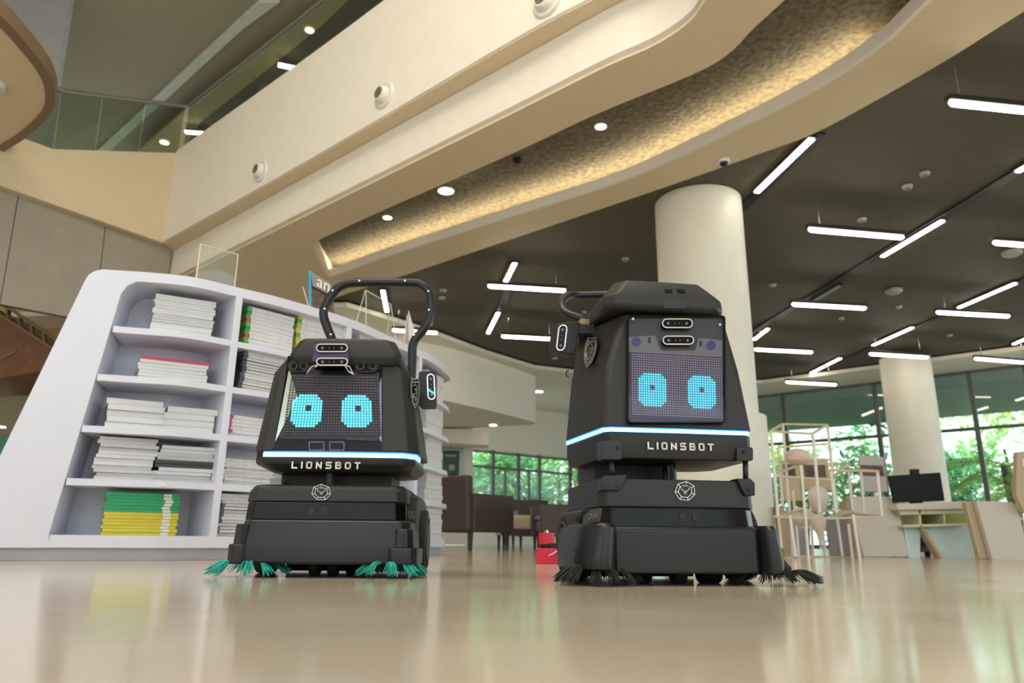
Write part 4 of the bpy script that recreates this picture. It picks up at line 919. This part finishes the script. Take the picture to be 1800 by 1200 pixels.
for cx in (717.5, 723.5): A.ring('side_sonar', [(cx+2.6*cos(a*pi/6), 905+7*sin(a*pi/6)) for a in range(12)], [(cx+1.8*cos(a*pi/6), 905+5.4*sin(a*pi/6)) for a in range(12)], ((u1-.012, .06, 0), (-1, .9, 0)), .003, SILVER, out=.008)
# base shell with emblem
u0, u1 = u(438, 868, .07), u(716, 868, .07); z0, z1 = zA(883, .04), zA(853, .05)
bm = BM(); loft(bm, [rsec(u0-.004, u1+.003, .036, .42, z0, .03, .05, .008), rsec(u0, u1, .040, .42, z0+.034, .03, .05, .008), rsec(u0+.014, u1-.012, .055, .41, z1+.002, .03, .05, .008)]); link('base_shell', bm, BODY, r, bevel=.006)
bm = BM(); loft(bm, [rsec(u0-.002, u1+.028, .14, .50, .07, .03), rsec(u0-.002, u1+.026, .14, .50, z0+.02, .03), rsec(u0+.01, u1+.006, .18, .47, z1-.01, .04)]); link('rear_shell', bm, BODY, r, bevel=.012)
emblem(A, 565, 865, 17, ((0, .034, 0), (0, 1, .03)), .0015, sq=.84)
# neck
link('steering_column', cyl(BM(), (u(577, 838, .10), .12, (z1+zA(822, .1))/2), .014, .09, 20), BODY2, r)
link('neck_block', box(BM(), (u(600, 838, .26), .30, z1+.02), (.36, .22, .11)), TRACK, r)
link('neck_clip', box(BM(), (u(486, 838, .13), .14, z1+.012), (.035, .03, .03)), PUCK, r)
# head: chin, LED line, shell
zc0, zc1, zl1, zh = zA(828, .05), zA(806, .04), zA(794, .045), zA(652, .11)
u0, u1 = u(445, 806, .06), u(729, 812, .06)
bm = BM(); loft(bm, [rsec(u0+.05, u1-.02, .075, .42, zc0, .035, .05, .008), rsec(u0+.004, u1+.0, .045, .44, zc0+.022, .035, .05, .008), rsec(u0, u1+.001, .04, .44, zc1+.003, .035, .05, .008)]); link('chin_shell', bm, BODY, r, bevel=.004)
bm = BM(); loft(bm, [rsec(u0+.004, u1-.002, .042, .43, zc1+.002, .035, .05, .008), rsec(u0+.004, u1-.002, .042, .43, zl1, .035, .05, .008)]); o = link('led_base', bm, GLOSSB, r)
sec = rsec(u0+.002, u1+.001, .038, .43, zc1+.004, .035, .05, .008)
front = [sec[0], sec[1], sec[2], sec[3]]
def ledline(par, pts, h, th=.004):
    bm = BM(); 
    for a, b in zip(pts, pts[1:]): bar(bm, Vector(a)+Vector((0, 0, h/2)), Vector(b)+Vector((0, 0, h/2)), th, h)
    o = link('led_line', bm, LEDCORE, par)
    bm = BM()
    for a, b in zip(pts, pts[1:]): bar(bm, Vector(a)+Vector((0, .003, h*1.15)), Vector(b)+Vector((0, .003, h*1.15)), th, h*.35)
    link('led_glow_edge', bm, mat('led_edge_blue', (.02, .2, .9), .3, emit=1.2, ecol=(.02, .25, 1)), o)
ledline(r, [sec[0], sec[1], sec[2], sec[3], Vector(sec[3])+Vector((.004, .10, 0))], .0135)
hu0, hu1 = u(443, 796, .06), u(737, 800, .06); tu0, tu1 = u(477, 656, .12), u(721, 652, .12)
ku0, ku1 = u(505, 628, .13), u(690, 632, .13); zk = zA(628, .13)
bm = BM(); loft(bm, [rsec(hu0, hu1, .046, .45, zl1+.001, .035, .06, .004), rsec(tu0, tu1, .118, .42, zh, .03, .06, .002), rsec(ku0, ku1, .132, .40, zk+.012, .022, .06, .002)])
headA = link('head_shell', bm, BODY, r, bevel=.006)
# face plane
FP = Vector((0, .046, zl1)); FT = Vector((0, .118, zh)); fd = (FT-FP).normalized(); FN = (0, fd.z, -fd.y); FACE = (FP, FN)
fr = A.plate('face_frame', [(480, 794), (484, 776), (507, 628), (672, 628), (672, 780), (670, 796)], FACE, .01, GLOSSB, out=.004)
A.plate('screen_well', [(490, 772), (512, 650), (667, 654), (668, 776)], FACE, .004, mat('screen_dark', (.012, .010, .016), .25), out=.006)
A.plate('well_reflection', [(485, 778), (509, 650), (524, 700)], FACE, .003, mat('pale_window_reflection', (.55, .66, .62), .12, metal=.7), out=.008)  # window reflection in the screen glass, put in as a pale plate
A.plate('well_reflection', [(671, 664), (671, 778), (660, 762), (657, 704)], FACE, .003, mat('violet_glass_reflection', (.28, .26, .50), .15, metal=.6), out=.0055)  # violet reflection in the screen glass, put in as a coloured plate
def eyes(defs):
    def t(i, j):
        for k, (c0, r0, w_, h_) in enumerate(defs):
            a, b = i-c0, j-r0
            if 0 <= a < w_ and 0 <= b < h_:
                ea, eb = min(a, w_-1-a), min(b, h_-1-b)
                if ea+eb < 2: return 0
                if 4 <= b <= 5+(h_ > 12) and b >= 4+(h_ > 12) and a in (w_//2-(w_ % 2 == 0), w_//2+(w_ % 2)): return 0
                return k+1
        return 0
    return t
cs = A.cells([(513, 660), (666, 663), (671, 767), (497, 767)], 34, 22, FACE, .0085, eyes([(2, 7, 11, 12), (20, 7, 11, 12)]), gap=.22)
for k, b in cs.items():
    o = link('eye' if k else 'unlit_pixels', b, CELLON if k else CELLOFF1, r)
    if k: o['label'] = 'glowing cyan square eye'
    else: o['kind'] = 'stuff'
# forehead sensors
A.plate('brow_panel', [(507, 628), (672, 628), (671, 652), (655, 658), (625, 650), (617, 640), (556, 640), (548, 650), (520, 657), (505, 652)], FACE, .004, GLOSSB, out=.010)
for x0, x1 in ((508, 545), (625, 666)):
    st_ = stadium(x0, 636, x1, 657); A.ring('twin_sonar_frame', st_, stadium(x0+2, 638, x1-2, 655), FACE, .005, BODY, out=.013)
    for cx in (x0+10, x1-10): A.ring('sonar_ring', [(cx+7*cos(a*pi/8), 646.5+7*sin(a*pi/8)) for a in range(16)], [(cx+4.6*cos(a*pi/8), 646.5+4.6*sin(a*pi/8)) for a in range(16)], FACE, .005, mat('sonar_dark', (.03, .03, .05), .3), out=.014)
A.plate('camera_block', [(556, 616), (616, 616), (618, 646), (604, 646), (600, 642), (574, 642), (568, 646), (553, 646)], FACE, .05, mat('violet_gloss', (.05, .045, .13), .2), out=.046, bevel=.003)
pod(A, 'upper_depth_camera', 561, 617, 616, 632, FACE, .050); pod(A, 'lower_depth_camera', 561, 641, 616, 655, FACE, .048)
for L_ in ([(563, 652), (552, 655), (543, 668), (551, 660), (563, 655)], [(612, 652), (619, 655), (626, 670), (617, 665), (610, 655)]):
    A.ring('bracket_arm', L_, [(sum(q[0] for q in L_)/5*.35+q[0]*.65, sum(q[1] for q in L_)/5*.35+q[1]*.65) for q in L_], FACE, .004, SILVER, out=.046)
o = A.plate('lower_window', rrect(540, 772, 611, 796, 3, 2), FACE, .004, GLOSSB, out=.007)
for x0, x1 in ((544, 571), (580, 606)): A.ring('window_square', rrect(x0, 778, x1, 793, 1, 1), rrect(x0+1, 779, x1-1, 792, 1, 1), FACE, .002, mat('violet_line', (.28, .22, .42), .3), o, out=.009)
wordmark(r, u(513, 818, .036), u(634, 818, .036), .0325, zA(824, .036), zA(811.5, .036))
# lid
lu0, lu1 = u(504, 632, .11), u(706, 634, .11); zl0, zl2 = zA(642, .12), zA(592, .12)
bm = BM(); loft(bm, [rsec(lu0+.008, lu1-.004, .115, .46, zl0-.002, .025, .05, .004), rsec(lu0, lu1, .10, .48, zl0+.022, .025, .05, .004), rsec(lu0+.004, lu1-.004, .10, .48, zl0+.040, .025, .05, .004), rsec(lu0+.026, lu1-.030, .118, .46, zl2-.004, .03, .05, .003)])
link('lid', bm, BODY, r, bevel=.010, seg=3)
# loop handle at the back
HV = .50
hp = [A.v(x, y, HV) for x, y in ((585, 600), (571, 564), (569, 546), (576, 530), (590, 510), (604, 501), (625, 497), (722, 497), (741, 501), (752, 511), (757, 530), (754, 560), (744, 580), (727, 602), (724, 640), (722, 700))]
link('loop_handle', tube(BM(), catm(hp, 4), .0175, 12, sx=1.15), BODY2, r, smooth=True)
for x, y in ((571, 543), (585, 511), (632, 494), (712, 494), (753, 512), (754, 545), (728, 589), (582, 588)):
    p = A.v(x, y, HV-.018); link('handle_screw', cyl(BM(), p, .0035, .012, 10, axis='y'), CHROME, r)
# side camera pod and badge
PP = ((u(752, 685, .22), .22, 0), (0, 1, 0))
o = A.plate('side_camera_pod', rrect(736, 652, 766, 714, 5, 3), PP, .06, BODY, out=0, bevel=.006)
link('pod_arm', box(BM(), (u(735, 690, .30), .30, A.z(735, 690, .30)), (.08, .05, .03)), BODY, r)
pod(A, 'side_depth_camera', 751, 657, 765, 703, PP, .004, vertical=True, shear=.04)
A.plate('blue_glint_bar', [(753, 683), (763, 690), (763, 694), (753, 687)], PP, .002, mat('blue_reflection', (.02, .3, .9), .3, emit=1.2, ecol=(.05, .45, 1)), out=.008)  # blue reflection on the pod, put in as a glowing bar
SP = surf(A, headA, 722, 690)
shieldbadge(A, 726, 692, 8, 27, (SP[0], Vector((-.6, .8, 0))), .012)
# brushes
bl = A.v(438, 985, .06); brr = A.v(690, 985, .06)
brush(r, bl.x, .07, .125, TEAL, 9, 1, .07); brush(r, brr.x, .05, .105, TEAL, 9, 2, .07)

# ---------------------------------------------------------------- ROBOT 2 (right)
B = Robot(1196, 2.0, radians(8), 'charcoal floor-cleaning robot on the right with glass face, corner posts and black brushes')
r = B.root
u = lambda px, py, v: B.v(px, py, v).x
zB = lambda py, v, px=1196: B.z(px, py, v)
zb, zt_ = zB(1008, 0), zB(924, 0)
u0, u1 = u(1085, 960, .0), u(1330, 960, .0)
bm = BM(); loft(bm, [rsec(u0-.02, u1+.02, 0, .36, zb, .02, .05, .008), rsec(u0-.02, u1+.02, 0, .36, zt_-.01, .02, .05, .008), rsec(u0-.02, u1+.02, .012, .36, zt_, .02, .05, .008)]); link('bumper', bm, BODY2, r, bevel=.006)
# rounded corner brush housings
for (xa, xb, xt0, xt1, yb, yt) in ((1013, 1096, 1024, 1098, 1000, 919), (1324, 1386, 1322, 1375, 1008, 924)):
    a, b = u(xa, 960, .03), u(xb, 960, -.005); a2, b2 = u(xt0, 920, .03), u(xt1, 920, -.005)
    zl_, zh_ = B.z((xa+xb)/2, yb, 0), B.z((xa+xb)/2, yt, 0)
    def arc(a, b, z, v0):
        w_ = b-a; pts = []
        for k in range(13):
            t = k/12; pts.append((a+w_*t, v0+.10*(1-sin(pi*t))**1.6*.9, z))
        return pts+[(b, .28, z), (a, .28, z)]
    bm = BM(); loft(bm, [arc(a, b, zl_, -.022), arc(a, b, zl_+.03, -.026), arc(a2, b2, zh_-.01, -.016), arc(a2+.008, b2-.008, zh_, -.006)]); link('brush_housing', bm, BODY2, r, bevel=.003)
bm = BM(); loft(bm, [rsec(u(1003, 960, .34), u(1318, 960, .2), .22, .58, .10, .04), rsec(u(1003, 960, .34), u(1318, 960, .2), .2, .58, zt_, .04), rsec(u(1004, 960, .34), u(1312, 960, .2), .14, .56, zt_+.05, .04)]); link('rear_shell', bm, BODY, r, bevel=.012)
for px_, v in ((1131, .17), (1192, .12), (1246, .17)): caster(r, u(px_, 1012, v), v, .034, .034 if px_ != 1246 else .06)
link('undertray', box(BM(), (0, .24, .07), (.40, .34, .05)), BODY, r)
link('squeegee', box(BM(), (.0, .46, .03), (.42, .03, .05)), RUBBER, r)
wu0 = u(1008, 960, .30); wheel(B, r, wu0+.0, .30, .092, .06); wheel(B, r, u(1310, 960, .3)-.02, .32, .115, .05)
# sensor band
z0, z1 = zB(925, .04), zB(894, .04); u0, u1 = u(1055, 905, .045), u(1328, 905, .045)
bm = BM(); loft(bm, [rsec(u0-.004, u1, .028, .40, z0-.004, .03, .05, .01), rsec(u0, u1-.004, .032, .40, z1+.002, .03, .05, .01)]); link('sensor_band', bm, GLOSSB, r, bevel=.004)
for cx in (1201, 1224):
    c = [(cx+7*cos(a*pi/10), 909+7*sin(a*pi/10)) for a in range(20)]; c2_ = [(cx+5*cos(a*pi/10), 909+5*sin(a*pi/10)) for a in range(20)]
    B.ring('sonar_ring', c, c2_, FRONT(.02), .003, BODY, out=.002); B.plate('sonar_face', c2_, FRONT(.02), .003, BODY2, out=.0)
SL = ((u0-.004, .07, 0), (1, .35, 0))
o = B.plate('side_sensor_window', [(1027, 907), (1038, 897), (1055, 893), (1054, 917), (1026, 920)], SL, .03, mat('grey_bezel', (.09, .09, .085), .4), out=.004)
for cx in (1041, 1048): B.ring('side_sonar', [(cx+2.6*cos(a*pi/6), 908+5*sin(a*pi/6)) for a in range(12)], [(cx+1.8*cos(a*pi/6), 908+3.6*sin(a*pi/6)) for a in range(12)], SL, .003, SILVER, out=.007)
# base shell
z0, z1 = zB(893, .05), zB(843, .05); u0, u1 = u(1055, 870, .055), u(1324, 870, .055)
bm = BM(); loft(bm, [rsec(u0-.004, u1+.002, .045, .50, z0, .02, .05, .006), rsec(u0-.002, u1, .05, .50, z1, .02, .05, .006)]); link('base_shell', bm, BODY, r, bevel=.005)
emblem(B, 1204, 863, 18, FRONT(.040), .0015, sq=.95, rot=.12)
# neck
link('steering_column', cyl(BM(), (u(1181, 825, .14), .16, (z1+zB(806, .1))/2), .02, .13, 20), GLOSSB, r)
link('neck_block', box(BM(), (u(1100, 825, .33), .36, z1+.03), (.24, .2, .14)), TRACK, r)
# chin, led, head
zc0, zc1, zl1, zh = zB(807, .05), zB(763, .045), zB(754, .05), zB(558, .125)
u0, u1 = u(1060, 765, .055), u(1320, 765, .055)
def lead(u0, u1, v0, z, ch, vb, ub0, ub1, bow=.004):     # left side flares out toward the back
    um = (u0+u1)/2
    return [(u0+ch, v0, z), (um, v0-bow, z), (u1-ch, v0, z), (u1, v0+ch, z), (ub1, vb-.06, z), (ub1-.05, vb, z), (ub0+.05, vb, z), (ub0, vb-.06, z), (u0, v0+ch, z)]
ub0, ub1 = u(996, 790, .36), u1+.02
bm = BM(); loft(bm, [lead(u0, u1-.004, .055, zc0, .016, .42, ub0+.012, ub1-.01), lead(u0, u1, .048, zc0+.03, .016, .42, ub0, ub1), lead(u0, u1, .046, zc1+.001, .016, .42, ub0, ub1)]); link('chin_shell', bm, BODY, r, bevel=.004)
bm = BM(); loft(bm, [lead(u0+.004, u1-.003, .05, zc1, .016, .42, ub0+.004, ub1-.003), lead(u0+.004, u1-.003, .05, zl1+.002, .016, .42, ub0+.004, ub1-.003)]); link('led_base', bm, GLOSSB, r)
sec = lead(u0+.001, u1-.001, .045, zc1+.002, .016, .42, ub0+.001, ub1-.001)
ledline(r, [sec[7], sec[8], sec[0], sec[1], sec[2], Vector(sec[2])+Vector((.008, .006, 0))], .0105)
hu0, hu1 = u(1058, 745, .06), u(1322, 752, .06); tu0, tu1 = u(1092, 556, .13), u(1276, 572, .13)
tb0 = u(1020, 600, .36)
bm = BM(); loft(bm, [lead(hu0-.002, hu1, .052, zl1+.001, .016, .43, ub0, ub1), lead(u(1066, 650, .09), u(1302, 650, .09), .09, (zl1+zh)/2+.01, .016, .43, (ub0*.62+tb0*.38), ub1-.03), lead(tu0, tu1, .130, zh+.004, .016, .42, tb0, tu1+.02)])
headB = link('head_shell', bm, BODY, r, bevel=.005)
FP = Vector((0, .048, zl1)); FT = Vector((0, .126, zh)); fd = (FT-FP).normalized(); FACE = (FP, (0, fd.z, -fd.y))
B.plate('face_back', rrect(1103, 560, 1270, 744, 5, 3), FACE, .004, mat('face_grey', (.05, .05, .052), .35), out=.004)
B.plate('face_well', [(1103, 622), (1268, 630), (1271, 742), (1103, 736)], FACE, .002, mat('well_violet', (.03, .028, .05), .3), out=.006)
B.plate('mount_plate', [(1104, 594), (1150, 592), (1160, 618), (1220, 618), (1226, 596), (1268, 600), (1268, 630), (1104, 621)], FACE, .003, mat('plate_grey', (.17, .165, .17), .4), out=.008)
for cx, cy in ((1117, 603), (1248, 609)): B.plate('violet_lens', [(cx+8*cos(a*pi/8), cy+8*sin(a*pi/8)) for a in range(16)], FACE, .002, mat('violet_lens_mat', (.07, .06, .18), .2), out=.010)
for cx, cy in ((1140, 600), (1230, 606)): B.plate('mount_slot', stadium(cx-2, cy-5, cx+2, cy+5), FACE, .002, TRACK, out=.010)
cs = B.cells([(1108, 622), (1268, 631), (1270, 738), (1109, 731)], 39, 26, FACE, .008, eyes([(3, 8, 12, 14), (24, 8, 12, 14)]), gap=.30)
for k, b in cs.items():
    o = link('eye' if k else 'unlit_pixels', b, CELLON if k else CELLOFF2, r)
    if k: o['label'] = 'glowing cyan square eye'
    else: o['kind'] = 'stuff'
B.plate('cover_glass', rrect(1102, 559, 1271, 745, 5, 3), FACE, .002, G_COVER, out=.014)
B.ring('cover_frame', rrect(1101, 558, 1272, 746, 6, 3), rrect(1103, 560, 1270, 744, 5, 3), FACE, .012, GLOSSB, out=.0145)
pod(B, 'upper_depth_camera', 1160, 565, 1214, 582, FACE, .018); pod(B, 'lower_depth_camera', 1161, 595, 1216, 611, FACE, .018)
for x, y in ((1110, 565), (1262, 575)): B.plate('cover_screw', [(x+2.4*cos(a*pi/4), y+2.4*sin(a*pi/4)) for a in range(8)], FACE, .003, CHROME, out=.017)
wordmark(r, u(1138, 784, .04), u(1254, 784, .04), .0385, zB(791, .04), zB(778, .04))
# lid
lz0, lz2 = zB(550, .11), zB(499, .14)
a0, a1 = u(1062, 540, .11), u(1275, 545, .11)
bm = BM(); loft(bm, [rsec(a0+.012, a1-.006, .11, .46, lz0, .03, .05, .004), rsec(a0+.002, a1, .095, .48, zB(540, .095), .03, .05, .004), rsec(a0+.004, a1, .095, .48, zB(520, .095), .035, .05, .004), rsec(a0+.05, a1-.050, .13, .46, lz2, .03, .05, .002)])
link('lid', bm, BODY, r, bevel=.008, seg=3)
LP_ = ((0, .096, zB(519, .095)), (0, 1, -.45))
o = B.plate('lid_port', [(1158, 504), (1212, 507), (1216, 518), (1160, 516)], LP_, .004, TRACK, out=.0)
for x in (1168, 1190): B.plate('port_hole', [(x, 509), (x+13, 510), (x+14, 516), (x+1, 515)], LP_, .003, GLOSSB, o, out=.003)
B.plate('lid_latch', rrect(1165, 528, 1206, 542, 3, 2), FRONT(.093), .003, BODY2, out=.002)
# handle going out to the left, behind
hp = [B.v(1105, 520, .46), B.v(1060, 518, .48), B.v(1018, 519, .5), B.v(1002, 519, .48), B.v(990, 526, .44), B.v(987, 538, .40), B.v(996, 550, .37), B.v(1022, 560, .34), B.v(1034, 570, .34)]
link('loop_handle', tube(BM(), catm(hp, 4), .014, 10), BODY2, r, smooth=True)
PP = ((u(990, 590, .22), .22, 0), (-.25, 1, 0))
B.plate('side_camera_pod', [(981, 568), (1008, 564), (1022, 567), (1010, 622), (996, 622), (974, 616)], PP, .05, BODY, bevel=.004)
pod(B, 'side_depth_camera', 978, 571, 994, 617, PP, .004, vertical=True, shear=-.12)
link('pod_arm', box(BM(), (u(1020, 588, .34), .33, B.z(1020, 588, .34)), (.06, .12, .03)), BODY, r)
link('pod_bracket', box(BM(), (u(1028, 574, .30), .31, B.z(1028, 574, .30)), (.03, .03, .05)), mat('brass_bracket', (.35, .28, .14), .35, metal=.5), r)
sA = Vector((hu0, .07, zl1)); sB_ = Vector((ub0, .36, zl1)); sC_ = Vector((tu0, .15, zh)); nS = (sB_-sA).cross(sC_-sA).normalized(); nS = nS if nS.x > 0 else -nS
shieldbadge(B, 1043, 622, 10, 27, surf(B, headB, 1046, 640), .012, lean=-.16)
link('cable_loop', tube(BM(), [B.v(1000+5*cos(a*pi/6), 656+5*sin(a*pi/6)*1.1, .36) for a in range(3, 10)], .002, 5), RUBBER, r)
# corner posts with brackets
for (px0, px1, yt0, yt1, xb0, xb1, yb0, yb1, xc, xc2) in ((1057, 1093, 774, 808, 1052, 1102, 836, 863, 1075, 1076), (1294, 1323, 786, 810, 1296, 1326, 841, 872, 1310, 1311)):
    vv = .042
    tb = B.plate('upper_corner_bracket', rrect(px0, yt0, px1, yt1, 4, 2), FRONT(vv), .05, BODY2, out=.004, bevel=.003)
    if px0 < 1200: lo = [(1062, 836), (1102, 834), (1096, 851), (1088, 862), (1055, 862), (1056, 842)]
    else: lo = [(1294, 841), (1318, 841), (1326, 849), (1326, 871), (1309, 871), (1302, 860)]
    lb = B.plate('lower_corner_bracket', lo, FRONT(vv), .05, BODY2, out=.006, bevel=.003)
    link('corner_post', tube(BM(), [B.v(xc, yt1-4, .055), B.v(xc2, yb0+6, .055)], .0075, 12), BODY2, r, smooth=True)
    for bx, by, par in ((px0+28 if px0 < 1200 else px0+12, (yt0+yt1)/2-4, tb), (px0+27 if px0 < 1200 else 1314, (yb0+yb1)/2+5, lb)):
        B.plate('bolt', [(bx+3*cos(a*pi/4), by+3*sin(a*pi/4)) for a in range(8)], FRONT(vv), .004, RUBBER, par, out=.009)
# black brushes
b1 = B.v(1052, 985, .06); brush(r, b1.x, .07, .115, BRBLK, 13, 11, .075)
b2 = B.v(1372, 985, .06); brush(r, b2.x-.02, .07, .125, BRBLK, 11, 12, .055)
